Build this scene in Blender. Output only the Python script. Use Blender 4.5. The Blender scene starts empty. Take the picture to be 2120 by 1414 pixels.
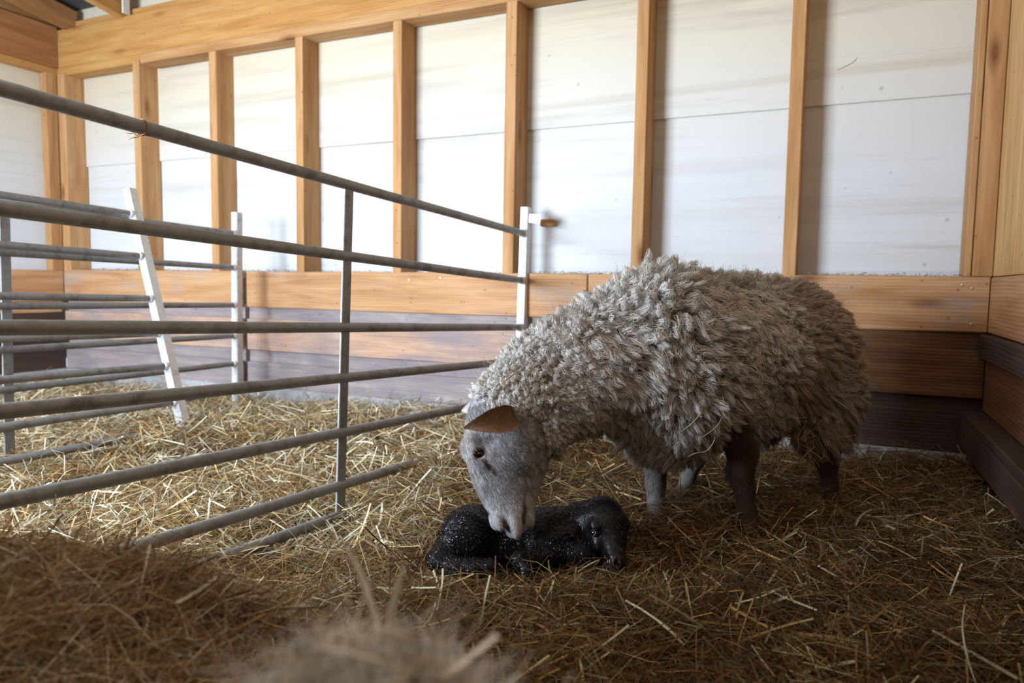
import bpy, math
import numpy as np
from mathutils import Vector, Matrix

# ------------------------------------------------------------------ scene, camera, light
sc = bpy.context.scene
COL = sc.collection
F_PX, H_CAM = 1475.0, 0.70
PITCH, ROLL = math.atan(118 / 1475.0), 0.0149
FW = np.array([0, math.cos(PITCH), -math.sin(PITCH)])
_r0 = np.array([1.0, 0, 0]); _u0 = np.cross(_r0, FW)
RT = math.cos(ROLL) * _r0 + math.sin(ROLL) * _u0
UP = -math.sin(ROLL) * _r0 + math.cos(ROLL) * _u0
CAM = np.array([0, 0, H_CAM])

cam_d = bpy.data.cameras.new('camera')
cam = bpy.data.objects.new('camera', cam_d); COL.objects.link(cam)
cam_d.sensor_width = 36.0; cam_d.lens = F_PX / 2120 * 36.0
cam_d.clip_start = 0.02; cam_d.clip_end = 100
M = Matrix(((RT[0], UP[0], -FW[0], CAM[0]), (RT[1], UP[1], -FW[1], CAM[1]), (RT[2], UP[2], -FW[2], CAM[2]), (0, 0, 0, 1)))
cam.matrix_world = M
cam_d.dof.use_dof = True; cam_d.dof.focus_distance = 1.85; cam_d.dof.aperture_fstop = 3.2
sc.camera = cam

sc.view_settings.view_transform = 'Standard'; sc.view_settings.look = 'None'
sc.view_settings.exposure = 0.0; sc.view_settings.gamma = 1.0
sc.view_settings.use_curve_mapping = False
sc.cycles.diffuse_bounces = 4; sc.cycles.max_bounces = 8

w = bpy.data.worlds.new('sky'); sc.world = w; w.use_nodes = True
bg = w.node_tree.nodes['Background']
bg.inputs['Color'].default_value = (0.80, 0.90, 1.0, 1); bg.inputs['Strength'].default_value = 1.0

def area(name, loc, target, sx, sy, power, color):
    d = bpy.data.lights.new(name, 'AREA'); d.shape = 'RECTANGLE'; d.size = sx; d.size_y = sy
    d.energy = power; d.color = color
    o = bpy.data.objects.new(name, d); COL.objects.link(o); o.location = loc
    o.rotation_euler = (Vector(target) - Vector(loc)).to_track_quat('-Z', 'Y').to_euler()
    return o
# daylight through the open doorway in the front wall, to the left behind the photographer
area('daylight_doorway', (-2.97, 0.46, 1.02), (-0.6, 3.6, 0.85), 1.45, 1.05, 385, (0.75, 0.87, 1.0))
# weak fill light added at an invented window, to the right behind the photographer
area('added_fill_light', (0.30, -0.95, 1.9), (0.3, 2.2, 0.5), 0.9, 0.7, 14, (0.90, 0.95, 1.0))

# ------------------------------------------------------------------ helpers
rng = np.random.default_rng(7)
def V3(*a): return np.array(a, float)
def nrm(v): v = np.asarray(v, float); return v / np.maximum(np.linalg.norm(v, axis=-1, keepdims=True), 1e-12)
def ray(x, y): return FW + RT * (x - 1060) / F_PX - UP * (y - 707) / F_PX
def P(x, y, d):
    v = ray(x, y); return CAM + v * d / v[1]
def onplane(x, y, p0, n):
    v = ray(x, y); return CAM + v * (np.dot(p0 - CAM, n) / np.dot(v, n))

def mesh_np(name, verts, quads=None, tris=None, smooth=False, col=None):
    me = bpy.data.meshes.new(name)
    verts = np.ascontiguousarray(verts, np.float32)
    nq = 0 if quads is None else len(quads); nt = 0 if tris is None else len(tris)
    me.vertices.add(len(verts)); me.vertices.foreach_set('co', verts.ravel())
    loops = []
    starts = []
    if nq: loops.append(np.asarray(quads, np.int32).ravel()); starts.append(np.arange(nq, dtype=np.int32) * 4)
    if nt: loops.append(np.asarray(tris, np.int32).ravel()); starts.append(nq * 4 + np.arange(nt, dtype=np.int32) * 3)
    loops = np.concatenate(loops); starts = np.concatenate(starts)
    me.loops.add(len(loops)); me.loops.foreach_set('vertex_index', loops)
    me.polygons.add(nq + nt); me.polygons.foreach_set('loop_start', starts)
    if smooth: me.polygons.foreach_set('use_smooth', np.ones(nq + nt, bool))
    me.update(calc_edges=True)
    if col is not None:
        a = me.color_attributes.new('col', 'FLOAT_COLOR', 'POINT')
        c = np.ones((len(verts), 4), np.float32); c[:, :3] = col
        a.data.foreach_set('color', c.ravel())
    return me

def link(name, me, mat=None, parent=None, label=None, cat=None, group=None, kind=None, M=None):
    o = bpy.data.objects.new(name, me); COL.objects.link(o)
    if mat is not None and me is not None: me.materials.append(mat)
    if M is not None: o.matrix_world = M
    if parent is not None:
        o.parent = parent
        o.matrix_parent_inverse = parent.matrix_world.inverted()
    if label: o['label'] = label
    if cat: o['category'] = cat
    if group: o['group'] = group
    if kind: o['kind'] = kind
    return o

def frame(origin, xdir, zdir=(0, 0, 1)):
    x = nrm(xdir); z = np.asarray(zdir, float); y = nrm(np.cross(z, x)); z = np.cross(x, y)
    return Matrix(((x[0], y[0], z[0], origin[0]), (x[1], y[1], z[1], origin[1]), (x[2], y[2], z[2], origin[2]), (0, 0, 0, 1)))

def box_mesh(name, lx, ly, lz, bev=0.003, seg=1, wob=0.0):
    """box centred on the origin, length along x, with bevelled edges; wob waves the sawn edges a little"""
    import bmesh
    bm = bmesh.new(); bmesh.ops.create_cube(bm, size=1)
    bmesh.ops.scale(bm, vec=(lx, ly, lz), verts=bm.verts)
    if wob:
        n = max(2, int(lx / 0.12))
        es = [e for e in bm.edges if abs(e.verts[0].co.x - e.verts[1].co.x) > lx * .5]
        bmesh.ops.subdivide_edges(bm, edges=es, cuts=n, use_grid_fill=True)
        ph = rng.uniform(0, 9)
        for v in bm.verts:
            v.co.z += wob * math.copysign(1, v.co.z) * (math.sin(v.co.x * 3.1 + ph) + .5 * math.sin(v.co.x * 9.7 + ph * 2)) * (1 if v.co.z > 0 else .7)
    if bev:
        bmesh.ops.bevel(bm, geom=[e for e in bm.edges if e.calc_face_angle(0) > 0.6], offset=bev, segments=seg, affect='EDGES', profile=.6)
    me = bpy.data.meshes.new(name); bm.to_mesh(me); bm.free()
    return me

def tube_arrays(path, rad, n=12, cap=True):
    path = np.asarray(path, float); m = len(path); rad = np.broadcast_to(rad, (m,))
    t = nrm(np.gradient(path, axis=0)); up = V3(0, 0, 1) if abs(t[0][2]) < .9 else V3(1, 0, 0)
    vs, q, tr = [], [], []
    a = np.linspace(0, 2 * np.pi, n, endpoint=False)
    for i in range(m):
        x = nrm(np.cross(t[i], up)); y = np.cross(x, t[i])
        vs.append(path[i] + rad[i] * (np.cos(a)[:, None] * x + np.sin(a)[:, None] * y))
    for i in range(m - 1):
        for j in range(n):
            k = (j + 1) % n
            q.append((i * n + j, i * n + k, (i + 1) * n + k, (i + 1) * n + j))
    vs = np.concatenate(vs)
    if cap:
        vs = np.concatenate([vs, path[:1], path[-1:]]); b = m * n
        for j in range(n):
            k = (j + 1) % n
            tr.append((b, k, j)); tr.append((b + 1, (m - 1) * n + j, (m - 1) * n + k))
    return vs, q, tr

def tube(name, path, rad, mat, parent=None, n=12, **kw):
    v, q, t = tube_arrays(path, rad, n)
    return link(name, mesh_np(name, v, q, t, smooth=True), mat, parent, **kw)

# ------------------------------------------------------------------ materials
def new_mat(name):
    m = bpy.data.materials.new(name); m.use_nodes = True
    nt = m.node_tree; b = nt.nodes['Principled BSDF']
    return m, nt, b
def N(nt, t, **kw):
    n = nt.nodes.new(t)
    for k, v in kw.items():
        if hasattr(n, k): setattr(n, k, v)
        else: n.inputs[k].default_value = v
    return n
def L(nt, a, b): nt.links.new(a, b)
def ramp(nt, fac, stops):
    r = nt.nodes.new('ShaderNodeValToRGB'); L(nt, fac, r.inputs[0])
    e = r.color_ramp.elements
    while len(e) < len(stops): e.new(0.5)
    for el, (p, c) in zip(e, stops):
        el.position = p; el.color = (*c, 1) if len(c) == 3 else c
    return r.outputs[0]
def mixc(nt, fac, a, b, mode='MIX'):
    m = nt.nodes.new('ShaderNodeMix'); m.data_type = 'RGBA'; m.blend_type = mode
    for s, i in ((fac, 0), (a, 6), (b, 7)):
        if hasattr(s, 'is_linked'): L(nt, s, m.inputs[i])
        elif i == 0: m.inputs[0].default_value = s
        else: m.inputs[i].default_value = (*s, 1)
    return m.outputs[2]
def mapped(nt, scale, rand=True):
    tc = N(nt, 'ShaderNodeTexCoord'); mp = N(nt, 'ShaderNodeMapping'); mp.inputs['Scale'].default_value = scale
    L(nt, tc.outputs['Object'], mp.inputs['Vector'])
    if rand:
        oi = N(nt, 'ShaderNodeObjectInfo'); ml = N(nt, 'ShaderNodeVectorMath', operation='SCALE'); ml.inputs[0].default_value = (37, 91, 53)
        L(nt, oi.outputs['Random'], ml.inputs['Scale']); L(nt, ml.outputs[0], mp.inputs['Location'])
    return mp.outputs[0]

def wood(name, light, mid, dark, knot=(.16, .06, .02), grime=0.0, grime_col=(.12, .10, .10), rough=.72, grain=1.0):
    m, nt, b = new_mat(name)
    v = mapped(nt, (1.1, 13, 13))
    n1 = N(nt, 'ShaderNodeTexNoise', Scale=1.6, Detail=5, Roughness=.6, Distortion=.6); L(nt, v, n1.inputs['Vector'])
    wv = N(nt, 'ShaderNodeTexWave', Scale=1.7, Distortion=7, Detail=3); wv.inputs['Detail Scale'].default_value = .7; wv.bands_direction = 'Z'; L(nt, v, wv.inputs['Vector'])
    c = ramp(nt, n1.outputs[0], [(.28, dark), (.5, mid), (.72, light)])
    wr = ramp(nt, wv.outputs[0], [(.0, (.80, .74, .68)), (.7, (1, 1, 1))])
    c = mixc(nt, .48 * grain, c, wr, 'MULTIPLY')
    v2 = mapped(nt, (1.7, 5.5, 5.5))
    vo = N(nt, 'ShaderNodeTexVoronoi', Scale=1.0, Randomness=1.0); L(nt, v2, vo.inputs['Vector'])
    kn = ramp(nt, vo.outputs['Distance'], [(.035, (.9, .9, .9)), (.08, (.5, .5, .5)), (.15, (0, 0, 0))])
    c = mixc(nt, kn, c, knot)
    v3 = mapped(nt, (1.0, 2.2, 2.2))
    n3 = N(nt, 'ShaderNodeTexNoise', Scale=2.6, Detail=6, Roughness=.65); L(nt, v3, n3.inputs['Vector'])
    if grime > 0:
        g = ramp(nt, n3.outputs[0], [(.62 - .32 * grime, (0, 0, 0)), (.78 - .25 * grime, (1, 1, 1))])
        c = mixc(nt, g, c, mixc(nt, .72, c, grime_col))
    n4 = N(nt, 'ShaderNodeTexVoronoi', Scale=16); L(nt, mapped(nt, (1, 1, 1)), n4.inputs['Vector'])
    sp = ramp(nt, n4.outputs['Distance'], [(.04, (1, 1, 1)), (.12, (0, 0, 0))])
    c = mixc(nt, mixc(nt, .6, (0, 0, 0), sp), c, (.10, .06, .04))
    L(nt, c, b.inputs['Base Color']); b.inputs['Roughness'].default_value = rough
    b.inputs['Specular IOR Level'].default_value = .25
    bp = N(nt, 'ShaderNodeBump', Strength=.25, Distance=.004); L(nt, wv.outputs[0], bp.inputs['Height']); L(nt, bp.outputs[0], b.inputs['Normal'])
    return m

M_STUD = wood('pine_stud', (.54, .33, .165), (.46, .25, .105), (.35, .165, .06))
M_BEAM = wood('pine_beam', (.55, .32, .12), (.48, .25, .078), (.37, .175, .047))
M_BEAMD = wood('brown_beam', (.42, .21, .085), (.34, .16, .06), (.24, .10, .04))
M_PLANK = wood('pine_plank', (.60, .37, .20), (.51, .285, .14), (.37, .18, .08), grime=.25, grime_col=(.34, .30, .30))
M_PLANKG = wood('weathered_plank', (.42, .36, .34), (.32, .27, .27), (.22, .18, .19), grime=.55, grime_col=(.18, .165, .19))
M_PLANKM = wood('stained_plank', (.62, .42, .29), (.50, .32, .22), (.34, .22, .19), grime=.62, grime_col=(.25, .22, .25))
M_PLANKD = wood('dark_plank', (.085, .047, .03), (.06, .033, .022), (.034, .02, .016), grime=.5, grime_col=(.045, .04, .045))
M_PLANKB = wood('shaded_brown_plank', (.22, .11, .045), (.16, .075, .03), (.10, .045, .02), grime=.3, grime_col=(.08, .06, .05))  # brown wood, darkened further to carry the shade of the right corner
M_PLY = wood('pine_board', (.70, .46, .23), (.62, .37, .16), (.50, .26, .10))

def mat_panel():
    m, nt, b = new_mat('white_panel')
    tc = N(nt, 'ShaderNodeTexCoord')
    sp = N(nt, 'ShaderNodeSeparateXYZ'); L(nt, tc.outputs['Object'], sp.inputs[0])
    base = (.61, .625, .65)
    def band(scale, lo, hi, sx=.22, seed=0.):
        mp = N(nt, 'ShaderNodeMapping'); mp.inputs['Scale'].default_value = (sx, 1, 3.2); mp.inputs['Location'].default_value = (seed, seed, seed)
        mp.inputs['Rotation'].default_value = (0, .02, 0)
        L(nt, tc.outputs['Object'], mp.inputs['Vector'])
        n = N(nt, 'ShaderNodeTexNoise', Scale=scale, Detail=7, Roughness=.6, Distortion=.3); L(nt, mp.outputs[0], n.inputs['Vector'])
        return ramp(nt, n.outputs[0], [(lo, (0, 0, 0)), (hi, (1, 1, 1))])
    # creamier towards the top, with the brown bands stronger there
    mr = N(nt, 'ShaderNodeMapRange'); mr.inputs['From Min'].default_value = 1.2; mr.inputs['From Max'].default_value = 2.0; L(nt, sp.outputs['Z'], mr.inputs['Value'])
    c = mixc(nt, mr.outputs[0], base, (.60, .535, .405))
    c = mixc(nt, mixc(nt, 1.0, mixc(nt, mr.outputs[0], (.22, .22, .22), (.72, .72, .72)), band(2.1, .51, .66, .10), 'MULTIPLY'), c, (.36, .30, .20))
    c = mixc(nt, mixc(nt, .5, (0, 0, 0), band(3.4, .56, .75, .22, 4.)), c, (.34, .30, .26))
    mp = N(nt, 'ShaderNodeMapping'); mp.inputs['Scale'].default_value = (1, 1, 1); L(nt, tc.outputs['Object'], mp.inputs['Vector'])
    vo = N(nt, 'ShaderNodeTexVoronoi', Scale=7); L(nt, mp.outputs[0], vo.inputs['Vector'])
    sm = ramp(nt, vo.outputs['Distance'], [(.025, (1, 1, 1)), (.07, (0, 0, 0))])
    c = mixc(nt, mixc(nt, .5, (0, 0, 0), sm), c, (.22, .19, .17))
    L(nt, c, b.inputs['Base Color']); b.inputs['Roughness'].default_value = .6
    n2 = N(nt, 'ShaderNodeTexNoise', Scale=9, Detail=4); L(nt, mp.outputs[0], n2.inputs['Vector'])
    bp = N(nt, 'ShaderNodeBump', Strength=.12, Distance=.01); L(nt, n2.outputs[0], bp.inputs['Height']); L(nt, bp.outputs[0], b.inputs['Normal'])
    return m
M_PANEL = mat_panel()

def mat_concrete():
    m, nt, b = new_mat('pale_concrete')
    v = mapped(nt, (1, 1, 1)); n = N(nt, 'ShaderNodeTexNoise', Scale=8, Detail=8, Roughness=.65); L(nt, v, n.inputs['Vector'])
    L(nt, ramp(nt, n.outputs[0], [(.3, (.22, .22, .23)), (.7, (.45, .45, .46))]), b.inputs['Base Color']); b.inputs['Roughness'].default_value = .9
    bp = N(nt, 'ShaderNodeBump', Strength=.4, Distance=.01); L(nt, n.outputs[0], bp.inputs['Height']); L(nt, bp.outputs[0], b.inputs['Normal'])
    return m
M_CONC = mat_concrete()

def mat_steel(name, base, dirt, amount):
    m, nt, b = new_mat(name)
    v = mapped(nt, (1, 1, 1))
    n = N(nt, 'ShaderNodeTexNoise', Scale=14, Detail=9, Roughness=.72); L(nt, v, n.inputs['Vector'])
    n2 = N(nt, 'ShaderNodeTexNoise', Scale=60, Detail=3); L(nt, v, n2.inputs['Vector'])
    d = ramp(nt, n.outputs[0], [(.60 - .25 * amount, (0, 0, 0)), (.72 - .1 * amount, (1, 1, 1))])
    c = mixc(nt, .3, base, ramp(nt, n2.outputs[0], [(.3, tuple(.7 * x for x in base)), (.7, tuple(min(1, 1.35 * x) for x in base))]))
    c = mixc(nt, mixc(nt, .75, (0, 0, 0), d), c, dirt)
    L(nt, c, b.inputs['Base Color'])
    mm = N(nt, 'ShaderNodeMath', operation='MULTIPLY_ADD'); L(nt, d, mm.inputs[0]); mm.inputs[1].default_value = -.3; mm.inputs[2].default_value = .4
    L(nt, mm.outputs[0], b.inputs['Metallic'])
    r = N(nt, 'ShaderNodeMath', operation='MULTIPLY_ADD'); L(nt, n.outputs[0], r.inputs[0]); r.inputs[1].default_value = .3; r.inputs[2].default_value = .38
    L(nt, r.outputs[0], b.inputs['Roughness'])
    bp = N(nt, 'ShaderNodeBump', Strength=.15, Distance=.002); L(nt, n2.outputs[0], bp.inputs['Height']); L(nt, bp.outputs[0], b.inputs['Normal'])
    return m
M_RAIL = mat_steel('galvanised_rail', (.27, .275, .285), (.085, .062, .046), .42)
M_POST = mat_steel('galvanised_post', (.66, .67, .68), (.30, .27, .24), .2)

def mat_attr(name, rough=.8, spec=.2, transl=0.0, sheen=0.0, bump=None):
    m, nt, b = new_mat(name)
    a = N(nt, 'ShaderNodeAttribute', attribute_name='col')
    L(nt, a.outputs['Color'], b.inputs['Base Color']); b.inputs['Roughness'].default_value = rough
    b.inputs['Specular IOR Level'].default_value = spec
    if sheen: b.inputs['Sheen Weight'].default_value = sheen
    if bump:
        v = mapped(nt, (1, 1, 1), False)
        n = N(nt, 'ShaderNodeTexNoise', Scale=bump[0], Detail=4); L(nt, v, n.inputs['Vector'])
        bp = N(nt, 'ShaderNodeBump', Strength=bump[1], Distance=bump[2]); L(nt, n.outputs[0], bp.inputs['Height']); L(nt, bp.outputs[0], b.inputs['Normal'])
    if transl:
        t = N(nt, 'ShaderNodeBsdfTranslucent'); L(nt, a.outputs['Color'], t.inputs['Color'])
        mx = N(nt, 'ShaderNodeMixShader'); mx.inputs[0].default_value = transl
        L(nt, b.outputs[0], mx.inputs[1]); L(nt, t.outputs[0], mx.inputs[2])
        L(nt, mx.outputs[0], nt.nodes['Material Output'].inputs['Surface'])
    return m
M_STRAW = mat_attr('straw', .55, .35, .18)
def mat_wool():
    m, nt, b = new_mat('wool'); nt.nodes.remove(b)
    a = N(nt, 'ShaderNodeAttribute', attribute_name='col'); n_ = N(nt, 'ShaderNodeAttribute', attribute_name='nor')
    d = N(nt, 'ShaderNodeBsdfDiffuse'); d2_ = N(nt, 'ShaderNodeBsdfDiffuse'); t = N(nt, 'ShaderNodeBsdfTranslucent')
    for x in (d, d2_, t): L(nt, a.outputs['Color'], x.inputs['Color'])
    L(nt, n_.outputs['Vector'], d.inputs['Normal'])
    m1 = N(nt, 'ShaderNodeMixShader'); m1.inputs[0].default_value = .35; L(nt, d.outputs[0], m1.inputs[1]); L(nt, d2_.outputs[0], m1.inputs[2])
    m2 = N(nt, 'ShaderNodeMixShader'); m2.inputs[0].default_value = .15; L(nt, m1.outputs[0], m2.inputs[1]); L(nt, t.outputs[0], m2.inputs[2])
    L(nt, m2.outputs[0], nt.nodes['Material Output'].inputs['Surface'])
    return m
M_WOOL = mat_wool()
M_SKIN = mat_attr('short_coat', .8, .2, 0, .1, (220, .35, .003))
M_HAIR = mat_attr('face_hair', .75, .2, .12)
M_LAMB = None
def mat_lamb():
    m, nt, b = new_mat('wet_black_coat')
    a = N(nt, 'ShaderNodeAttribute', attribute_name='col')
    L(nt, a.outputs['Color'], b.inputs['Base Color'])
    b.inputs['Roughness'].default_value = .30; b.inputs['Specular IOR Level'].default_value = .30
    v = mapped(nt, (1, 1, 1), False)
    n2 = N(nt, 'ShaderNodeTexNoise', Scale=260, Detail=4, Roughness=.6); L(nt, v, n2.inputs['Vector'])
    bp = N(nt, 'ShaderNodeBump', Strength=.5, Distance=.0022); L(nt, n2.outputs[0], bp.inputs['Height']); L(nt, bp.outputs[0], b.inputs['Normal'])
    return m
M_LAMB = mat_lamb()
M_LAMBH = mat_attr('wet_curl', .24, .55)
def mat_plain(name, c, rough=.5, metal=0, spec=.5):
    m, nt, b = new_mat(name); b.inputs['Base Color'].default_value = (*c, 1); b.inputs['Roughness'].default_value = rough
    b.inputs['Metallic'].default_value = metal; b.inputs['Specular IOR Level'].default_value = spec
    v = mapped(nt, (1, 1, 1)); n = N(nt, 'ShaderNodeTexNoise', Scale=30, Detail=3); L(nt, v, n.inputs['Vector'])
    mm = N(nt, 'ShaderNodeMath', operation='MULTIPLY_ADD'); L(nt, n.outputs[0], mm.inputs[0]); mm.inputs[1].default_value = .1; mm.inputs[2].default_value = rough - .05
    L(nt, mm.outputs[0], b.inputs['Roughness'])
    return m
M_SCREW = mat_plain('zinc_screw', (.8, .8, .82), .3, 1.0)
M_ROOF = mat_plain('roof_sheet', (.70, .68, .58), .6)
M_ROOFD = mat_plain('dark_roof_felt', (.06, .06, .055), .8)
M_WIRE = mat_plain('dark_wire', (.07, .05, .04), .6, .5)
M_EYEB = None
def mat_eye(iris):
    m, nt, b = new_mat('eye'); a = N(nt, 'ShaderNodeAttribute', attribute_name='col')
    L(nt, a.outputs['Color'], b.inputs['Base Color']); b.inputs['Roughness'].default_value = .06; b.inputs['Specular IOR Level'].default_value = .6
    b.inputs['Coat Weight'].default_value = .6
    return m
M_EYE = mat_eye(None)

# ------------------------------------------------------------------ room axes
CR = V3(1.831, 2.740, 0.0)                       # right back corner, on the plank face
D1 = V3(-0.909, 0.418, 0) / math.hypot(.909, .418)  # along the back wall towards the left
NB = V3(-D1[1], D1[0], 0) * -1                   # into the back wall
NB = V3(D1[1], -D1[0], 0)
LEN = 5.50
def W(s, n, z): return CR + D1 * s + NB * n + V3(0, 0, z)      # s along, n into the wall
def beamX(name, s0, s1, n0, n1, z0, z1, mat, kind='structure', label=None, wob=0, bev=.004, parent=None, cat=None):
    """a board lying along the back wall"""
    me = box_mesh(name, abs(s1 - s0), abs(n1 - n0), z1 - z0, bev, 1, wob)
    c = W((s0 + s1) / 2, (n0 + n1) / 2, (z0 + z1) / 2)
    return link(name, me, mat, parent, label, cat, None, kind, frame(c, D1))
def beamN(name, s0, s1, n0, n1, z0, z1, mat, kind='structure', label=None, wob=0, bev=.004, parent=None):
    """a board lying along the side walls"""
    me = box_mesh(name, abs(n1 - n0), abs(s1 - s0), z1 - z0, bev, 1, wob)
    c = W((s0 + s1) / 2, (n0 + n1) / 2, (z0 + z1) / 2)
    return link(name, me, mat, parent, label, None, None, kind, frame(c, NB))
def beamZ(name, s0, s1, n0, n1, z0, z1, mat, kind='structure', label=None, tilt=0.0, parent=None, **k):
    """an upright"""
    me = box_mesh(name, z1 - z0, abs(s1 - s0), abs(n1 - n0), .003)
    c = W((s0 + s1) / 2, (n0 + n1) / 2, (z0 + z1) / 2)
    return link(name, me, mat, parent, label, None, None, kind, frame(c, V3(0, 0, 1) + D1 * tilt, NB))

# white panels (two sheets, the upper lapping over the lower)
PN = .15
wb = link('wall_back', box_mesh('wall_back', LEN + .6, .02, 1.62, .002), M_PANEL, kind='structure', M=frame(W(LEN / 2 - .1, PN + .014, .70), D1), label='white panelled back wall behind the studs')
wb.data.transform(Matrix.Translation((0, 0, .70))); wb.matrix_world = frame(W(LEN / 2 - .1, PN + .014, 0), D1)
wt = link('wall_back_top', box_mesh('wall_back_top', LEN + .6, .02, 1.30, .003), M_PANEL, kind='structure', label='upper white sheet of the back wall')
wt.data.transform(Matrix.Translation((0, 0, 2.135))); wt.matrix_world = frame(W(LEN / 2 - .1, PN, 0), D1)
# uprights
studs = [(5.497, 5.42), (4.74, 4.68), (4.07, 4.01), (3.40, 3.345), (2.735, 2.68), (2.075, 2.015), (1.415, 1.36), (.755, .70)]
for a, b_ in studs:
    beamZ('wall_stud', a, b_, .0, .15, .75, 2.10, M_STUD, tilt=rng.normal(0, .002))
beamZ('wall_stud', .088, .064, .02, .15, .757, 2.6, M_STUD)
beamZ('wall_stud', .062, -.003, -.004, .15, .757, 2.6, M_STUD)
# top plate and header
beamX('wall_plate', -.05, 4.66, -.005, .12, 2.075, 2.135, M_STUD, wob=.001)
beamX('wall_plate', 4.66, LEN + .02, .01, .12, 2.085, 2.14, M_BEAM, wob=.001)
beamX('wall_header', -.05, LEN + .02, .02, .10, 2.137, 2.40, M_BEAM, wob=.0015)
beamX('wall_cap', -.05, LEN + .02, .06, .16, 2.40, 2.455, M_BEAM)
# planks: front boards with recessed boards between them
JT = 3.80
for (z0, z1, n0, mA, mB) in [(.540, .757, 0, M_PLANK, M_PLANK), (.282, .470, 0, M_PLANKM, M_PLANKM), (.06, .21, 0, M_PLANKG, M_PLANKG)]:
    beamX('wall_plank', .0, 1.62 if z0 > .3 else 1.1, n0, n0 + .028, z0, z1, M_PLANK if z0 > .5 else M_PLANKB if z0 > .2 else M_PLANKD, wob=.0015)  # right-hand lengths: darker wood with the corner's shade in its colour
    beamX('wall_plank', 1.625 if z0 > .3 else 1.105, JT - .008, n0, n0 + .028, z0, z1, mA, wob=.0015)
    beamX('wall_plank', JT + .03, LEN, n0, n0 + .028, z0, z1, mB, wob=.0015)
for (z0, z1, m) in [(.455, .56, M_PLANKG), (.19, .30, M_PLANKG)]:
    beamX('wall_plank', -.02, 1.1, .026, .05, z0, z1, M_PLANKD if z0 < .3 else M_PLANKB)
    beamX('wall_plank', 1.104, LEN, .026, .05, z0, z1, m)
beamX('wall_ledge', -.02, LEN, .026, .15, .715, .745, M_PLANKG)
beamZ('wall_batten', JT + .025, JT - .005, .02, .06, .05, .75, M_PLANKD)
beamX('wall_sill', -.05, LEN + .05, -.02, .14, -.25, .062, M_CONC, bev=.01)

# left wall: panel and studs near the corner, open beyond
wl = link('wall_left', box_mesh('wall_left', 7.3, .02, 2.45, .002), M_PANEL, kind='structure', label='white panelled wall on the left')
wl.data.transform(Matrix.Translation((0, 0, 1.35))); wl.matrix_world = frame(W(LEN + .075, .1 - 3.65, 0), NB)
beamZ('wall_stud', LEN + .062, LEN, -.078, .0, .75, 2.1, M_STUD)
for k in range(1, 8):
    beamZ('wall_stud', LEN + .062, LEN + .0, -.11 - .9 * k, -.16 - .9 * k, .75, 2.1, M_STUD)
beamN('wall_plate', LEN, LEN + .13, -7.2, .02, 2.09, 2.135, M_BEAM)
beamN('wall_header', LEN + .005, LEN + .09, -7.2, .02, 2.137, 2.42, M_BEAMD)
beamN('wall_cap', LEN + .03, LEN + .16, -7.2, .02, 2.42, 2.49, M_BEAMD)
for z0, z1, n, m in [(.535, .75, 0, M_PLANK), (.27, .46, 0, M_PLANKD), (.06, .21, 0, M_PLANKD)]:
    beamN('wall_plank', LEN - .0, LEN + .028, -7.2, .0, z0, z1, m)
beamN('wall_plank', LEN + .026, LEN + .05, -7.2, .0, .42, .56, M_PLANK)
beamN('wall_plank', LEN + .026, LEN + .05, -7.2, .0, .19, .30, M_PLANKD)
beamN('wall_sill', LEN - .03, LEN + .14, -7.2, .0, -.25, .062, M_CONC)

# right wall
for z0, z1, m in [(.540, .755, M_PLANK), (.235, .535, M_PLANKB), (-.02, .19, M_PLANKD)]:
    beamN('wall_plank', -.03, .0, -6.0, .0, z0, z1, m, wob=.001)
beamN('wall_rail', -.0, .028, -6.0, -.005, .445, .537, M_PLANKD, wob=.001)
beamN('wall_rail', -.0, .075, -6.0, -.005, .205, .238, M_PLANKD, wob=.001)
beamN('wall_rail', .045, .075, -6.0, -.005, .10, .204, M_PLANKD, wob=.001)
beamN('wall_sill', -.15, .03, -6.0, .0, -.25, -.0, M_CONC)
wr = link('wall_right', box_mesh('wall_right', 8.6, .03, 2.9, .002), M_PLY, kind='structure', label='wooden wall on the right')
wr.data.transform(Matrix.Translation((0, 0, 1.3))); wr.matrix_world = frame(W(-.075, -4.15, 0), NB)
beamZ('wall_board', -.005, -.05, -.34, .01, .757, 2.6, M_PLY)
for k in range(1, 9):
    beamZ('wall_board', -.005, -.05, -.345 - .36 * k, -.35 - .36 * (k - 1), .757, 2.6, M_PLY)
# roof
link('ceiling', box_mesh('ceiling', 9.0, 10.5, .04, .0), M_ROOF, kind='structure', label='pale roof sheet sloping up from the back wall',
     M=frame(W(LEN / 2, -4.9, 3.42), D1, nrm(V3(0, 0, 1) + NB * .16)))
link('ceiling_felt', box_mesh('ceiling_felt', LEN + .8, 1.0, .02, .0), M_ROOFD, kind='structure', label='dark felt strip under the eaves',
     M=frame(W(LEN / 2, -.12, 2.615), D1, nrm(V3(0, 0, 1) + NB * .16)))
for k, s in enumerate([5.40, 4.86, 3.6, 2.4, 1.2, 0.0]):
    me = box_mesh('roof_rafter', 8.2, .06, .14, .004)
    link('roof_rafter', me, M_BEAM if k else M_BEAMD, kind='structure', label=None, M=frame(W(s, -3.98, 3.10), nrm(NB - V3(0, 0, .16))))
link('rafter_bracket', box_mesh('rafter_bracket', .11, .012, .05, .002), M_ROOF, kind='structure', label='pale metal strap beside the rafter end', M=frame(W(4.80, .01, 2.46), V3(0, 0, 1), NB))

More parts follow.
